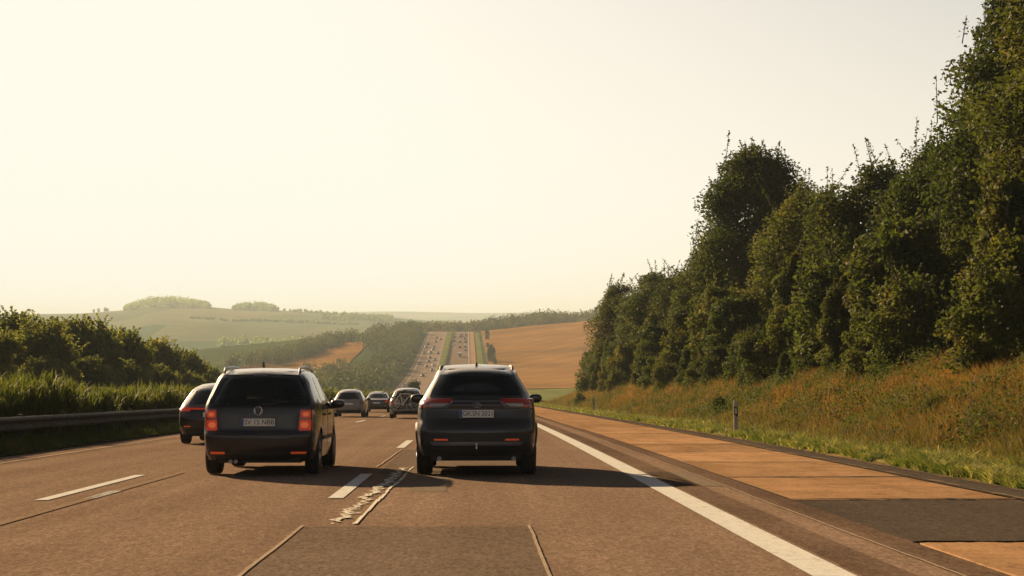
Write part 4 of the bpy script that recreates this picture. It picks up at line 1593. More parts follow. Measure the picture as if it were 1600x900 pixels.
def wheel(car, x, y, r=0.345, w=0.225, side=1):
    t = MB()
    hw = w / 2
    t.lathe_x([(-hw, r * 0.66), (-hw, r * 0.93), (-hw * 0.8, r * 0.99), (-hw * 0.35, r), (-hw * 0.3, r * 0.975), (-hw * 0.24, r), (hw * 0.24, r), (hw * 0.3, r * 0.975), (hw * 0.35, r), (hw * 0.8, r * 0.99), (hw, r * 0.93), (hw, r * 0.66)], 30)
    o = t.build("wheel", M['rubber'], car, True, (x, y, r))
    m = MB()
    fx = side * hw * 0.8
    m.lathe_x([(-hw * 0.9, r * 0.64), (hw * 0.9, r * 0.64), (hw * 0.9, r * 0.67), (-hw * 0.9, r * 0.67)], 24)
    m.lathe_x([(fx - 0.02, 0.005), (fx + 0.01, 0.005), (fx + 0.01, r * 0.2), (fx - 0.02, r * 0.2)], 14)
    for k in range(5):
        a = 2 * math.pi * k / 5
        c, s_ = math.cos(a), math.sin(a)
        m.tube([(fx, c * r * 0.15, s_ * r * 0.15), (fx - side * 0.012, c * r * 0.65, s_ * r * 0.65)], [r * 0.12, r * 0.09], 6)
    m.build("rim", M['rim'], o, True)
    return o


def text_part(name, s, size, mat, parent, loc, depth=0.002, align='CENTER', rot=None, width=None):
    cu = bpy.data.curves.new(name, 'FONT')
    cu.body = s
    cu.size = size
    cu.extrude = depth
    cu.align_x = align
    cu.align_y = 'CENTER'
    cu.resolution_u = 3
    tmp = bpy.data.objects.new(name, cu)
    COL.objects.link(tmp)
    bpy.context.view_layer.update()
    me = bpy.data.meshes.new_from_object(tmp.evaluated_get(bpy.context.evaluated_depsgraph_get()))
    bpy.data.objects.remove(tmp)
    if width and len(me.vertices):
        co = np.empty(len(me.vertices) * 3, np.float32)
        me.vertices.foreach_get("co", co)
        co = co.reshape(-1, 3)
        k = width / (co[:, 0].max() - co[:, 0].min())
        co[:, 0] *= k
        me.vertices.foreach_set("co", co.ravel())
    me.materials.clear()
    me.materials.append(mat)
    return link(name, me, parent, loc, rot or (math.pi / 2, 0, 0))


def plate(car, sh, z, text, w=0.52, h=0.115, x=0.0, strip=True, tilt=0.0):
    p, _ = sh.hit('rear', x, z)
    y = p.y - 0.022
    o = link("number_plate", MB().box(-w / 2, w / 2, -0.006, 0.03, -h / 2, h / 2, 0.004).mesh("number_plate", M['plate']), car, (x, y, z), (tilt, 0, 0))
    link("plate_frame", MB().box(-w / 2 - 0.012, w / 2 + 0.012, 0.001, 0.034, -h / 2 - 0.014, h / 2 + 0.008, 0.004).mesh("plate_frame", M['plastic']), o)
    if strip:
        link("plate_strip", MB().box(-w / 2 + 0.003, -w / 2 + 0.045, -0.0085, 0.0, -h / 2 + 0.003, h / 2 - 0.003).mesh("plate_strip", M['plate_blue']), o)
    if text:
        text_part("plate_lettering", text, h * 0.92, M['ink'], o, (0.022, -0.0085, 0), 0.001, width=w * 0.86)
    return o


def mirror_part(car, x, y, z, side, mat):
    m = MB()
    m.ellipsoid((x + side * 0.11, y, z), (0.12, 0.085, 0.075), 16, 10, 0.75)
    m.tube([(x - side * 0.06, y + 0.03, z - 0.06), (x + side * 0.06, y + 0.01, z - 0.05)], [0.03, 0.025], 8)
    o = m.build("wing_mirror", mat, car, True)
    g = MB()
    g.ellipsoid((x + side * 0.115, y - 0.078, z + 0.002), (0.095, 0.012, 0.055), 14, 8, 0.8)
    g.build("mirror_glass", M['dark_glass'], o, True)
    return o


def interior(car, zf, y_rear, y_front, hw, sc=1.0):
    m = MB()
    for x in (-hw * 0.62, 0.0, hw * 0.62):
        m.box(x - 0.13, x + 0.13, y_rear + 0.02, y_rear + 0.11, zf + 0.66 * sc, zf + 0.86 * sc, 0.035)
        m.box(x - 0.05, x + 0.05, y_rear + 0.05, y_rear + 0.07, zf + 0.55 * sc, zf + 0.68 * sc)
    m.box(-hw, hw, y_rear, y_rear + 0.16, zf, zf + 0.58 * sc, 0.05)
    m.box(-hw, hw, y_rear + 0.12, y_rear + 0.6, zf, zf + 0.16, 0.05)
    m.build("rear_seat", M['seat'], car, True)
    for x in (-hw * 0.52, hw * 0.52):
        m = MB()
        m.box(x - 0.24, x + 0.24, y_front, y_front + 0.14, zf, zf + 0.62 * sc, 0.05)
        m.box(x - 0.13, x + 0.13, y_front + 0.02, y_front + 0.11, zf + 0.66 * sc, zf + 0.86 * sc, 0.035)
        m.box(x - 0.24, x + 0.24, y_front + 0.1, y_front + 0.55, zf, zf + 0.16, 0.05)
        m.build("front_seat", M['seat'], car, True)
    m = MB()
    m.box(-hw - 0.12, hw + 0.12, y_front + 0.75, y_front + 1.15, zf + 0.15, zf + 0.42, 0.05)
    m.build("dashboard", M['plastic'], car, True)


def place(name, X, Y, L, label, group=None, yaw=0.0, cat="car"):
    """car root on the road, origin under the middle of the car; Y is its rear end"""
    yc = Y + L / 2
    e = empty(name, (X + float(XS(yc)), yc, float(ZR(yc)) + 0.004), yaw, math.atan(SLOPE(yc)))
    return tag(e, label, cat, group)


def roof_rail(car, sh, x, y0, y1, z, mat, h=0.045):
    m = MB()
    pts = [(x, y0, z - 0.03), (x * 0.995, y0 + 0.07, z + h * 0.8), (x * 0.99, y0 + 0.22, z + h)]
    pts += [(x * 0.98, y0 + (y1 - y0) * t, z + h + 0.02 * math.sin(math.pi * t)) for t in (0.3, 0.5, 0.7)]
    pts += [(x * 0.99, y1 - 0.15, z + h * 0.9), (x, y1, z - 0.03)]
    m.tube(pts, 0.02, 8)
    return m.build("roof_rail", mat, car, True)


# ---- the grey blue SUV straight ahead
def suv():
    L = 4.6
    car = place("suv", 0.045, 25.45, L, "dark grey blue SUV driving straight ahead in the right lane", cat="car")
    arches = [(0.97, 0.425), (3.66, 0.425)]
    rear = [(0.30, 0.14), (0.38, 0.05), (0.50, 0.0), (0.70, 0.0), (0.78, 0.03), (0.86, 0.09), (1.0, 0.115), (1.10, 0.11), (1.16, 0.16), (1.22, 0.24), (1.5, 0.47), (1.6, 0.55), (1.65, 0.62), (1.69, 0.8)]
    front = [(0.30, 0.12), (0.45, 0.0), (0.8, 0.02), (0.95, 0.15), (1.04, 0.8), (1.1, 1.15), (1.58, 2.0), (1.66, 2.35)]
    width = [(0.30, 0.86), (0.45, 0.905), (0.65, 0.925), (0.95, 0.92), (1.1, 0.895), (1.18, 0.845), (1.3, 0.78), (1.52, 0.655), (1.6, 0.62), (1.66, 0.56), (1.69, 0.47)]
    sh = Shell(L, 1.69, 0.30, rear, front, width, arches, crown=0.02, rdrop=0.07)
    rw = [(1.17, -0.69, 0.69), (1.2, -0.71, 0.71), (1.3, -0.68, 0.68), (1.54, -0.56, 0.56), (1.575, -0.53, 0.53)]
    sh.open('rear', rw)
    fw = [(1.14, -0.74, 0.74), (1.3, -0.7, 0.7), (1.54, -0.52, 0.52)]
    sh.open('front', fw, 0.05)
    y0 = -L / 2
    sw = [(1.16, y0 + 0.62, y0 + 3.1), (1.2, y0 + 0.6, y0 + 3.05), (1.5, y0 + 0.85, y0 + 2.55)]
    for sd_ in ('left', 'right'):
        sh.open(sd_, sw, 0.05)
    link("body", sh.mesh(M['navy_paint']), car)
    sh.patch('rear', rw, 0.006, 0.008, 18, 10).build("rear_window", M['glass'], car, True)
    sh.patch('front', fw, 0.004, 0.008, 14, 8).build("windscreen", M['glass'], car, True)
    for sd_ in ('left', 'right'):
        sh.patch(sd_, sw, 0.004, 0.008, 14, 6).build("side_window", M['glass'], car, True)
    # black frame round the rear pane
    sh.patch('rear', [(1.12, -0.72, 0.72), (1.172, -0.725, 0.725)], 0.008, 0.012, 16, 3).build("window_sill", M['plastic'], car, True)
    m = MB()
    m.tube([(0.02, y0 + 0.27, 1.185), (-0.42, y0 + 0.31, 1.235)], 0.011, 6)
    m.build("rear_wiper", M['plastic'], car)
    # tail lamps
    lamp = [(1.03, 0.70, 0.86), (1.06, 0.52, 0.88), (1.10, 0.38, 0.885), (1.165, 0.365, 0.865), (1.178, 0.4, 0.83)]
    bar = [(1.125, 0.375, 0.86), (1.165, 0.37, 0.855)]
    clear = [(1.055, 0.5, 0.7), (1.105, 0.41, 0.71)]
    for mir in (False, True):
        q = mirror if mir else (lambda r: r)
        o = sh.patch('rear', q(lamp), 0.014, 0.03, 12, 8).build("tail_lamp", M['red_lens'], car, True)
        sh.patch('rear', q(bar), 0.019, 0.02, 10, 2).build("light_bar", M['red_dim'], o, True)
        sh.patch('rear', q(clear), 0.018, 0.02, 8, 3).build("reversing_lamp", M['clear_lens'], o, True)
    # garnish: a bright line stepping up over the plate
    for a, b, c, d in ((-0.69, 1.035, -0.45, 1.035), (-0.45, 1.035, -0.36, 1.13), (-0.36, 1.13, 0.36, 1.13), (0.36, 1.13, 0.45, 1.035), (0.45, 1.035, 0.69, 1.035)):
        n = 10
        pts = []
        for k in range(n + 1):
            x, z = a + (c - a) * k / n, b + (d - b) * k / n
            p, _ = sh.hit('rear', x, z)
            pts.append((x, p.y - 0.012, z))
        MB().tube(pts, 0.014, 6).build("chrome_strip", M['satin'], car, True)
    p, _ = sh.hit('rear', 0, 1.075)
    em = MB()
    for rx, rz, cz in ((0.06, 0.04, 0), (0.018, 0.037, 0), (0.04, 0.014, 0.018)):
        pts = [(rx * math.cos(t), 0, cz + rz * math.sin(t)) for t in np.linspace(0, 2 * math.pi, 25)]
        em.tube(pts, 0.0055, 5, False)
    em.build("emblem", M['satin'], car, True, (0, p.y - 0.014, 1.075))
    plate(car, sh, 0.945, "GK:SN 2021", tilt=-0.08)
    # bumper
    sh.patch('rear', [(0.32, -0.8, 0.8), (0.5, -0.86, 0.86), (0.62, -0.88, 0.88), (0.66, -0.8, 0.8)], 0.012, 0.02, 24, 8).build("bumper_trim", M['plastic'], car, True)
    sh.patch('rear', [(0.47, -0.66, 0.66), (0.525, -0.7, 0.7)], 0.022, 0.02, 20, 2).build("skid_plate", M['satin'], car, True)
    for s_ in (-1, 1):
        r = [(0.545, 0.42, 0.64), (0.57, 0.44, 0.64)]
        sh.patch('rear', r if s_ > 0 else mirror(r), 0.02, 0.02, 8, 1).build("reflector", M['reflector'], car)
    sh.patch('rear', [(0.82, -0.62, 0.62), (0.835, -0.62, 0.62)], 0.006, 0.01, 16, 1).build("tailgate_seam", M['plastic'], car)
    for sx in (-1, 1):
        sh.patch('rear', [(0.67, sx * 0.74 - 0.004, sx * 0.74 + 0.004), (1.02, sx * 0.74 - 0.004, sx * 0.74 + 0.004)], 0.003, 0.006, 1, 8).build("tailgate_seam", M['ink'], car)
    sh.patch('rear', [(0.995, -0.1, 0.1), (1.01, -0.1, 0.1)], 0.02, 0.03, 6, 1).build("tailgate_handle", M['plastic'], car)
    m = MB()
    m.tube([(0, y0 + 0.2, 0.40), (0, y0 - 0.02, 0.40), (0, y0 - 0.06, 0.43), (0, y0 - 0.06, 0.47)], [0.02, 0.02, 0.016, 0.014], 8)
    m.ellipsoid((0, y0 - 0.06, 0.49), (0.025, 0.025, 0.025))
    m.build("tow_bar", M['chrome'], car, True)
    m = MB()
    for x in (-0.56, 0.56):
        m.tube([(x, y0 + 0.1, 0.27), (x, y0 + 0.5, 0.29)], 0.035, 10)
    m.build("exhaust", M['rim'], car, True)
    # black arch trims
    for sx in (-1, 1):
        for yc, r in arches:
            pts = []
            for k in range(15):
                a = math.pi * k / 14
                y, z = y0 + yc + math.cos(a) * (r + 0.02), 0.335 + math.sin(a) * (r + 0.015)
                p, _ = sh.hit('right' if sx > 0 else 'left', y, z)
                pts.append(((p.x if p else sx * 0.9) + sx * 0.004, y, z))
            MB().tube(pts, 0.03, 6).build("arch_trim", M['plastic'], car, True)
    MB().box(-0.68, 0.68, y0 + 0.12, L / 2 - 0.2, 0.24, 0.62).build("underbody", M['under'], car)
    for sx in (-1, 1):
        MB().box(sx * 0.9 - 0.05, sx * 0.9 + 0.05, y0 + 1.42, y0 + 3.2, 0.26, 0.36, 0.02).build("sill", M['plastic'], car, True)
        for yc, r in arches:
            wheel(car, sx * 0.80, y0 + yc, 0.355, 0.235, sx)
        roof_rail(car, sh, sx * 0.56, y0 + 0.95, y0 + 2.9, 1.64, M['plastic'], 0.03)
        mirror_part(car, sx * 0.87, y0 + 2.95, 1.16, sx, M['plastic'])
    m = MB()
    m.add([(-0.03, y0 + 1.02, 1.64), (0.03, y0 + 1.02, 1.64), (0.03, y0 + 1.22, 1.66), (-0.03, y0 + 1.22, 1.66), (-0.006, y0 + 0.98, 1.74), (0.006, y0 + 0.98, 1.74)], [(0, 1, 5, 4), (1, 2, 5), (2, 3, 4, 5), (3, 0, 4), (0, 3, 2, 1)])
    m.build("antenna_fin", M['plastic'], car)
    interior(car, 0.62, y0 + 1.35, y0 + 2.15, 0.62)
    m = MB().box(-0.68, 0.68, y0 + 0.35, y0 + 1.4, 0.6, 1.08)
    m.build("luggage_cover", M['seat'], car)
    return car


# ---- the black people carrier in the middle lane
def van():
    L = 4.4
    car = place("minivan", -3.27, 25.78, L, "black people carrier with brake lamps lit in the middle lane", cat="car")
    arches = [(0.86, 0.4), (3.54, 0.4)]
    rear = [(0.24, 0.12), (0.32, 0.03), (0.45, 0.0), (0.62, 0.0), (0.7, 0.035), (0.95, 0.05), (1.05, 0.065), (1.12, 0.1), (1.5, 0.29), (1.59, 0.36), (1.61, 0.42), (1.635, 0.6)]
    front = [(0.24, 0.1), (0.4, 0.0), (0.75, 0.03), (0.95, 0.35), (1.05, 0.9), (1.1, 1.0), (1.58, 1.75), (1.64, 2.1)]
    width = [(0.24, 0.82), (0.4, 0.865), (0.65, 0.885), (0.95, 0.88), (1.08, 0.865), (1.15, 0.84), (1.5, 0.705), (1.58, 0.66), (1.61, 0.61), (1.635, 0.52)]
    sh = Shell(L, 1.635, 0.24, rear, front, width, arches, crown=0.02, rcr=0.13, rdrop=0.05)
    y0 = -L / 2
    rw = [(1.04, -0.73, 0.73), (1.08, -0.765, 0.765), (1.2, -0.755, 0.755), (1.5, -0.655, 0.655), (1.57, -0.61, 0.61)]
    sh.open('rear', rw)
    fw = [(1.12, -0.72, 0.72), (1.3, -0.68, 0.68), (1.54, -0.54, 0.54)]
    sh.open('front', fw, 0.05)
    wins = [[(1.1, y0 + 0.42, y0 + 1.12), (1.14, y0 + 0.36, y0 + 1.15), (1.5, y0 + 0.5, y0 + 1.13)], [(1.06, y0 + 1.24, y0 + 2.05), (1.5, y0 + 1.24, y0 + 2.02)], [(1.04, y0 + 2.14, y0 + 3.15), (1.12, y0 + 2.14, y0 + 3.05), (1.5, y0 + 2.12, y0 + 2.62)]]
    for sd_ in ('left', 'right'):
        for w in wins:
            sh.open(sd_, w, 0.04)
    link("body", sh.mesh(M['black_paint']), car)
    sh.patch('rear', rw, 0.006, 0.008, 18, 10).build("rear_window", M['glass'], car, True)
    sh.patch('front', fw, 0.004, 0.008, 14, 8).build("windscreen", M['glass'], car, True)
    for sd_ in ('left', 'right'):
        for w in wins:
            sh.patch(sd_, w, 0.004, 0.008, 8, 6).build("side_window", M['glass'], car, True)
        s_ = 1 if sd_ == 'right' else -1
        # door seams, handles and a rubbing strip
        for yv in (1.2, 2.1, 3.2):
            sh.patch(sd_, [(0.4 if yv != 1.2 else 0.75, y0 + yv - 0.004, y0 + yv + 0.004), (1.05, y0 + yv - 0.004, y0 + yv + 0.004)], 0.003, 0.006, 1, 10).build("door_seam", M['plastic'], car)
        for yv in (1.42, 2.32):
            sh.patch(sd_, [(0.9, y0 + yv, y0 + yv + 0.2), (0.93, y0 + yv, y0 + yv + 0.2)], 0.03, 0.03, 4, 1).build("door_handle", M['black_paint'], car, True)
        sh.patch(sd_, [(0.52, y0 + 1.28, y0 + 3.1), (0.58, y0 + 1.28, y0 + 3.1)], 0.012, 0.014, 12, 1).build("rubbing_strip", M['plastic'], car)
    m = MB()
    m.tube([(0.0, y0 + 0.06, 1.075), (0.45, y0 + 0.1, 1.13)], 0.011, 6)
    m.build("rear_wiper", M['plastic'], car)
    up = [(0.885, 0.655, 0.78), (0.9, 0.645, 0.79), (0.97, 0.645, 0.79), (0.99, 0.665, 0.78)]
    lo = [(0.695, 0.635, 0.785), (0.715, 0.62, 0.795), (0.83, 0.625, 0.795), (0.85, 0.64, 0.79)]
    hous = [(0.68, 0.61, 0.82), (1.01, 0.63, 0.82)]
    for mir in (False, True):
        q = mirror if mir else (lambda r: r)
        o = sh.patch('rear', q(hous), 0.008, 0.03, 8, 8).build("tail_lamp", M['red_lens'], car, True)
        sh.patch('rear', q(up), 0.014, 0.02, 8, 6).build("lamp_unit", M['red_glow'], o, True)
        sh.patch('rear', q(lo), 0.014, 0.02, 8, 6).build("lamp_unit", M['red_glow'], o, True)
        sh.patch('rear', q(oct_rows(0.905, 0.965, 0.67, 0.765, 0.025)), 0.018, 0.015, 6, 4).build("lamp_bulb", M['red_core'], o, True)
        sh.patch('rear', q(oct_rows(0.73, 0.82, 0.645, 0.76, 0.03)), 0.018, 0.015, 6, 4).build("lamp_bulb", M['red_core'], o, True)
        sh.patch('rear', q([(0.335, 0.5, 0.72), (0.37, 0.5, 0.73)]), 0.014, 0.02, 8, 1).build("reflector", M['reflector'], car)
    # round badge with the maker's mark
    p, _ = sh.hit('rear', 0, 0.99)
    b = MB()
    b.lathe_x([(-0.012, 0.001), (0.0, 0.001), (0.0, 0.062), (-0.012, 0.062)], 28)
    b.v = [(y, x, z) for x, y, z in b.v]
    bo = b.build("badge", M['ink'], car, True, (0, p.y - 0.004, 0.99))
    r = MB()
    r.tube([(0.062 * math.cos(t), -0.012, 0.062 * math.sin(t)) for t in np.linspace(0, 2 * math.pi, 29)], 0.006, 5, False)
    zig = lambda P: r.tube([(x, -0.014, z) for x, z in P], 0.0055, 5)
    zig([(-0.024, 0.055), (0.0, 0.006), (0.024, 0.055)])
    zig([(-0.055, 0.028), (-0.026, -0.05), (0.0, 0.0), (0.026, -0.05), (0.055, 0.028)])
    r.build("badge_mark", M['chrome'], bo, True)
    plate(car, sh, 0.815, "SV 15 NBB", x=0.0)
    sh.patch('rear', [(0.26, -0.78, 0.78), (0.33, -0.8, 0.8), (0.36, -0.78, 0.78)], 0.01, 0.02, 20, 4).build("bumper_trim", M['plastic'], car, True)
    sh.patch('rear', [(0.655, -0.84, 0.84), (0.664, -0.84, 0.84)], 0.004, 0.008, 20, 1).build("tailgate_seam", M['plastic'], car)
    for sx in (-1, 1):
        sh.patch('rear', [(0.665, sx * 0.6 - 0.004, sx * 0.6 + 0.004), (1.03, sx * 0.6 - 0.004, sx * 0.6 + 0.004)], 0.003, 0.006, 1, 8).build("tailgate_seam", M['ink'], car)
    sh.patch('rear', [(0.9, -0.3, 0.3), (0.915, -0.3, 0.3)], 0.02, 0.03, 8, 1).build("plate_lamp_strip", M['black_paint'], car)
    m = MB()
    m.tube([(-0.42, y0 + 0.08, 0.22), (-0.42, y0 + 0.5, 0.24)], 0.03, 10)
    m.tube([(-0.34, y0 + 0.08, 0.22), (-0.34, y0 + 0.5, 0.24)], 0.03, 10)
    m.build("exhaust", M['rim'], car, True)
    MB().box(-0.64, 0.64, y0 + 0.12, L / 2 - 0.2, 0.2, 0.6).build("underbody", M['under'], car)
    for sx in (-1, 1):
        for yc, rr in arches:
            wheel(car, sx * 0.765, y0 + yc, 0.33, 0.215, sx)
        roof_rail(car, sh, sx * 0.58, y0 + 0.5, y0 + 2.5, 1.6, M['satin'])
        mirror_part(car, sx * 0.86, y0 + 2.98, 1.07, sx, M['black_paint'])
    m = MB()
    m.tube([(0, y0 + 0.68, 1.66), (0, y0 + 0.64, 1.74)], [0.022, 0.012], 6)
    m.build("antenna", M['plastic'], car)
    interior(car, 0.56, y0 + 1.15, y0 + 2.0, 0.6)
    m = MB().box(-0.66, 0.66, y0 + 0.2, y0 + 1.2, 0.5, 1.0)
    m.build("luggage_cover", M['seat'], car)
    return car


# ---- simpler cars further ahead
def simple_car(name, X, Y, label, paint, L=4.5, R=1.46, hw=0.88, kind='saloon', lamps='plain', lit=False, plate_text=None, res=1.0, group=None):
    car = place(name, X, Y, L, label, group)
    y0 = -L / 2
    zb = 0.24
    bz = R * 0.635
    if kind == 'saloon':
        rear = [(zb, 0.12), (0.4, 0.01), (0.6, 0.0), (0.86, 0.03), (bz - 0.02, 0.1), (bz + 0.03, 0.55), (bz + 0.07, 0.72), (R - 0.08, 1.35), (R, 1.7)]
        gl0 = bz + 0.07
    else:
        rear = [(zb, 0.12), (0.4, 0.02), (0.6, 0.0), (bz - 0.08, 0.05), (bz, 0.12), (R - 0.1, 0.6), (R, 0.85)]
        gl0 = bz + 0.03
    front = [(zb, 0.1), (0.4, 0.0), (0.7, 0.03), (bz - 0.08, 0.35), (bz - 0.02, 0.95), (bz + 0.05, 1.15), (R - 0.05, 1.9), (R, 2.2)]
    width = [(zb, hw - 0.06), (0.45, hw - 0.01), (0.65, hw), (bz - 0.1, hw - 0.01), (bz, hw - 0.05), (R - 0.12, hw - 0.26), (R - 0.05, hw - 0.32), (R, hw - 0.45)]
    arches = [(0.95, 0.38), (0.95 + L * 0.6, 0.38)]
    n = int(40 * res)
    sh = Shell(L, R, zb, rear, front, width, arches, nv=int(70 * res), nw=int(30 * res), nu=int(26 * res))
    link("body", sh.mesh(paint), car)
    t0 = R - 0.11
    rw = [(gl0, -(hw - 0.17), hw - 0.17), (t0, -(hw - 0.33), hw - 0.33)]
    sh.patch('rear', rw, 0.006, 0.01, 10, 6).build("rear_window", M['dark_glass'], car, True)
    sh.patch('front', [(bz + 0.07, -(hw - 0.16), hw - 0.16), (t0, -(hw - 0.33), hw - 0.33)], 0.006, 0.01, 10, 6).build("windscreen", M['dark_glass'], car, True)
    for sd_ in ('left', 'right'):
        sh.patch(sd_, [(bz + 0.03, y0 + 0.75, y0 + L - 1.45), (t0 - 0.02, y0 + (1.35 if kind == 'saloon' else 0.85), y0 + L - 2.0)], 0.006, 0.01, 10, 4).build("side_window", M['dark_glass'], car, True)
    lm = M['red_glow'] if lit else M['red_lens']
    if lamps == 'bar':
        sh.patch('rear', [(bz - 0.09, -(hw - 0.06), hw - 0.06), (bz - 0.045, -(hw - 0.05), hw - 0.05)], 0.012, 0.02, 22, 2).build("light_bar", lm, car)
        for s_ in (-1, 1):
            r = [(bz - 0.13, hw - 0.36, hw - 0.07), (bz - 0.03, hw - 0.3, hw - 0.06)]
            sh.patch('rear', r if s_ > 0 else mirror(r), 0.014, 0.02, 8, 3).build("tail_lamp", M['red_glow'], car)
    else:
        for s_ in (-1, 1):
            r = [(bz - 0.24, hw - 0.26, hw - 0.08), (bz - 0.06, hw - 0.3, hw - 0.08)]
            sh.patch('rear', r if s_ > 0 else mirror(r), 0.012, 0.02, 6, 4).build("tail_lamp", lm, car)
    for s_ in (-1, 1):
        r = [(0.42, hw - 0.36, hw - 0.2), (0.45, hw - 0.36, hw - 0.2)]
        sh.patch('rear', r if s_ > 0 else mirror(r), 0.012, 0.02, 4, 1).build("reflector", M['reflector'] if lit else M['red_lens'], car)
        r = [(bz - 0.28, hw - 0.34, hw - 0.1), (bz - 0.15, hw - 0.34, hw - 0.12)]
        sh.patch('front', r if s_ > 0 else mirror(r), 0.012, 0.02, 4, 2).build("headlamp", M['clear_lens'], car)
        mirror_part(car, s_ * (hw - 0.05), y0 + L - 1.75, bz + 0.03, s_, paint)
        for yc, rr in arches:
            wheel(car, s_ * (hw - 0.115), y0 + yc, 0.325, 0.21, s_)
    sh.patch('rear', [(0.27, -(hw - 0.1), hw - 0.1), (0.38, -(hw - 0.06), hw - 0.06)], 0.01, 0.02, 12, 2).build("bumper_trim", M['plastic'], car, True)
    plate(car, sh, 0.72 if kind != 'saloon' else 0.66, plate_text, strip=False)
    MB().box(-(hw - 0.26), hw - 0.26, y0 + 0.12, L / 2 - 0.2, 0.2, 0.58).build("underbody", M['under'], car)
    return car, sh


suv()
van()
simple_car("suv", -6.3, 41.3, "black SUV with red light strip in the left lane, half behind the people carrier", M['black_paint'], 4.75, 1.47, 0.93, 'hatch', 'bar', True)
simple_car("estate_car", -6.78, 92.0, "silver grey car with tall rear window in the left lane, right of the people carrier", M['silver_paint'], 4.5, 1.48, 0.87, 'hatch', 'plain')
simple_car("saloon_car", -6.75, 118.5, "dark grey saloon farthest of the near cars in the left lane", M['grey_paint'], 4.7, 1.43, 0.88, 'saloon', 'plain', True)
bikecar, bsh = simple_car("hatchback", -3.4, 86.0, "pale hatchback with two bicycles on its tailgate, ahead in the middle lane", M['light_paint'], 4.4, 1.53, 0.89, 'hatch', 'plain', True)


def bicycle(Y, X, lab, seed, zc=0.62, tone=None):
    yc = Y
    b = empty("bicycle", (X + float(XS(yc)), yc, float(ZR(yc))), 0.0)
    tag(b, lab, "bicycle", "bicycles on the tailgate rack")
    r = 0.33
    for x in (-0.5, 0.5):
        m = MB()
        m.tube([(x + r * math.cos(t), 0, zc + r * math.sin(t)) for t in np.linspace(0, 2 * math.pi, 33)], 0.024, 6, False)
        w = m.build("wheel", M['rubber'], b, True)
        m = MB()
        m.tube([(x + (r - 0.04) * math.cos(t), 0, zc + (r - 0.04) * math.sin(t)) for t in np.linspace(0, 2 * math.pi, 33)], 0.016, 5, False)
        for k in range(12):
            a = k * math.pi / 6
            m.tube([(x, 0, zc), (x + (r - 0.04) * math.cos(a), 0, zc + (r - 0.04) * math.sin(a))], 0.005, 3)
        m.build("rim", M['rim'], w, True)
    m = MB()
    bb, st, hd, ra, fa = (-0.08, zc - 0.04), (-0.2, zc + 0.48), (0.34, zc + 0.46), (-0.5, zc), (0.5, zc)
    for p, q in ((bb, st), (bb, hd), (st, hd), (ra, bb), (ra, st), (hd, fa)):
        m.tube([(p[0], 0, p[1]), (q[0], 0, q[1])], 0.026, 6)
    m.build("frame", tone, b, True)
    m = MB()
    m.tube([(0.34, -0.02, zc + 0.46), (0.32, -0.02, zc + 0.6), (0.4, -0.02, zc + 0.62)], 0.018, 6)
    m.build("handlebar", M['plastic'], b, True)
    m = MB()
    m.tube([(-0.2, 0, zc + 0.46), (-0.23, 0, zc + 0.6)], 0.016, 6)
    m.box(-0.36, -0.12, -0.06, 0.06, zc + 0.59, zc + 0.64, 0.02)
    m.build("saddle", M['plastic'], b, True)
    return b


bicycle(85.78, -3.5, "white bicycle hung outermost on the rack of the pale hatchback", 1, 0.78, M['white_paint'])
bicycle(85.58, -3.25, "dark bicycle hung between the white bicycle and the hatchback", 2, 0.8, M['grey_paint']).location.y = 85.92
m = MB()
for x in (-0.3, 0.3):
    m.tube([(x, 0.5, 0.55), (x, -0.2, 0.44)], 0.02, 6)
    m.tube([(x, 0.4, 1.1), (x, -0.15, 1.15)], 0.018, 6)
for y in (-0.12, 0.05):
    m.box(-0.75, 0.75, y - 0.04, y + 0.04, 0.42, 0.46)
o = m.build("bicycle_rack", M['satin'], bikecar, False, (0, -2.36, 0.0))

# ---- cars on the far slope, too small to show parts
def tiny_mesh(paint, oncoming, tall=1.0, L=4.4):
    sh = Shell(L, 1.48 * tall, 0.2, [(0.2, 0.1), (0.5, 0), (0.9, 0.05), (1.48 * tall, 0.7)], [(0.2, 0.1), (0.5, 0.0), (0.8, 0.3), (0.92, 1.0), (1.48 * tall, 2.0)], [(0.2, 0.84), (0.6, 0.89), (0.92, 0.85), (1.35 * tall, 0.6), (1.48 * tall, 0.45)], [(0.9, 0.36), (3.5, 0.36)], nv=20, nw=12, nu=10)
    me = sh.mesh(paint)
    me.materials.append(M['dark_glass'])
    me.materials.append(M['rubber'])
    bm = bmesh.new()
    bm.from_mesh(me)
    for f in bm.faces:
        c = f.calc_center_median()
        if 0.95 < c.z < 1.36 * tall and abs(f.normal.z) < 0.9:
            f.material_index = 1
    for x in (-0.77, 0.77):
        for y in (-L / 2 + 0.9, -L / 2 + 3.5):
            g = bmesh.ops.create_cone(bm, cap_ends=True, segments=14, radius1=0.33, radius2=0.33, depth=0.22, matrix=Matrix.Translation((x, y, 0.33)) @ Matrix.Rotation(math.pi / 2, 4, 'Y'))
            for v in g['verts']:
                for f in v.link_faces:
                    f.material_index = 2
    bm.to_mesh(me)
    bm.free()
    return me


TINY = {}
for nm, mt in (('black', 'black_paint'), ('grey', 'grey_paint'), ('silver', 'silver_paint'), ('white', 'white_paint'), ('blue', 'navy_paint')):
    TINY[nm] = tiny_mesh(M[mt], False)


def tiny_van_mesh():
    mb = MB()
    mb.box(-0.98, 0.98, -2.6, 1.6, 0.4, 2.5, 0.08)
    mb.box(-0.95, 0.95, 1.55, 2.6, 0.4, 1.5, 0.12)
    for x in (-0.85, 0.85):
        for y in (-1.6, 1.7):
            mb.box(x - 0.11, x + 0.11, y - 0.34, y + 0.34, 0.0, 0.68, 0.1)
    return mb.mesh("delivery_van", M['silver_paint'], True)


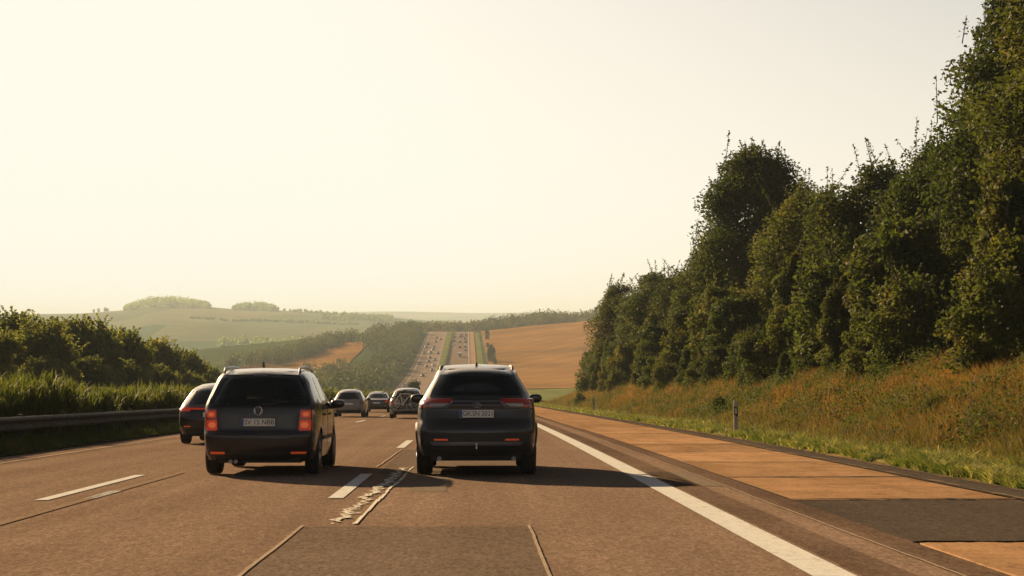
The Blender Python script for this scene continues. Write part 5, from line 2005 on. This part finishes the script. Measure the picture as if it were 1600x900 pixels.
def tiny(name, me, X, Y, lab, group, back=False, cat="car"):
    o = link(name, me, None, (X + float(XS(Y)), Y, float(ZR(Y)) + 0.01), (math.atan(SLOPE(Y)) * (-1 if back else 1), 0, math.pi if back else 0))
    tag(o, lab, cat, group)
_vm = tiny_van_mesh()
_n = ["lowest", "second", "third", "fourth", "fifth", "sixth", "seventh", "eighth", "ninth"]
for lane, pos in (("left", (-23.6, [(699, 'silver'), (902, 'black'), (994, 'black'), (1054, 'black'), (1091, 'blue')])),
                  ("middle", (-19.5, [(739, 'grey'), (808, 'black'), (882, 'black'), (922, 'grey'), (957, 'black'), (1000, 'silver'), (1032, 'grey'), (1060, 'black'), (1118, 'grey'), (1164, 'black')])),
                  ("right", (-15.9, [(853, 'black'), (889, 'white'), (935, 'silver'), (995, 'black'), (1146, 'grey')]))):
    x0, lst = pos
    for i, (y, c) in enumerate(lst):
        ordw = (_n + ["highest"])[i] if i < len(lst) - 1 else "highest"
        tiny("distant_car", TINY[c], x0 + random.uniform(-0.5, 0.5), y, "tiny %s oncoming car, %s%s in the %s lane of the far carriageway" % (c, ordw, " up" if 0 < i < len(lst) - 1 else "", lane), "oncoming cars on the far slope", True)
for lane, pos in (("left", (-6.6, [(1083, 'white'), (1124, 'black'), (1178, 'grey')])),
                  ("middle", (-2.8, [(1053, 'black'), (1113, 'grey'), (1178, 'black')])),
                  ("right", (0.7, [(1024, 'silver'), (1058, 'black'), (1113, 'blue'), (1152, 'black'), (1203, 'grey')]))):
    x0, lst = pos
    for i, (y, c) in enumerate(lst):
        ordw = _n[i] if i < len(lst) - 1 else "highest"
        tiny("distant_car", TINY[c], x0 + random.uniform(-0.4, 0.4), y, "tiny %s car driving away uphill, %s%s in the %s lane past the SUV's roof" % (c, ordw, " up" if 0 < i < len(lst) - 1 else "", lane), "cars climbing the far slope")
tiny("delivery_van", _vm, -2.5, 966, "pale delivery van alone on the far uphill lanes, nearest above the SUV's roof", "vans on the far slope", False, "van")
tiny("delivery_van", _vm, -2.2, 1190, "tiny tall van where the far uphill road meets the wooded ridge", "vans on the far slope", False, "van")
# ------------------------------------------------------------------ haze: one closed box of thin air round everything
hz = bpy.data.materials.new("haze_air")
hz.use_nodes = True
hz.node_tree.nodes.clear()
ho = hz.node_tree.nodes.new("ShaderNodeOutputMaterial")
hv = hz.node_tree.nodes.new("ShaderNodeVolumePrincipled")
hv.inputs["Color"].default_value = (0.62, 0.74, 0.84, 1)
hv.inputs["Density"].default_value = HAZE
hv.inputs["Anisotropy"].default_value = 0.0
hz.node_tree.links.new(hv.outputs[0], ho.inputs["Volume"])
zmin, zmax = 1e9, -1e9
for o in bpy.data.objects:
    if o.type == 'MESH':
        bb = [o.matrix_basis @ Vector(c) for c in o.bound_box] if o.parent is None else []
        for p in bb:
            zmin = min(zmin, p.z)
            zmax = max(zmax, p.z)
print("haze z", zmin, zmax)
mb = MB()
mb.box(-13500, 13500, -1200, 9400, zmin - 1.0, max(zmax, 15.0) + 3.0)
tag(mb.build("haze", hz), kind="stuff")
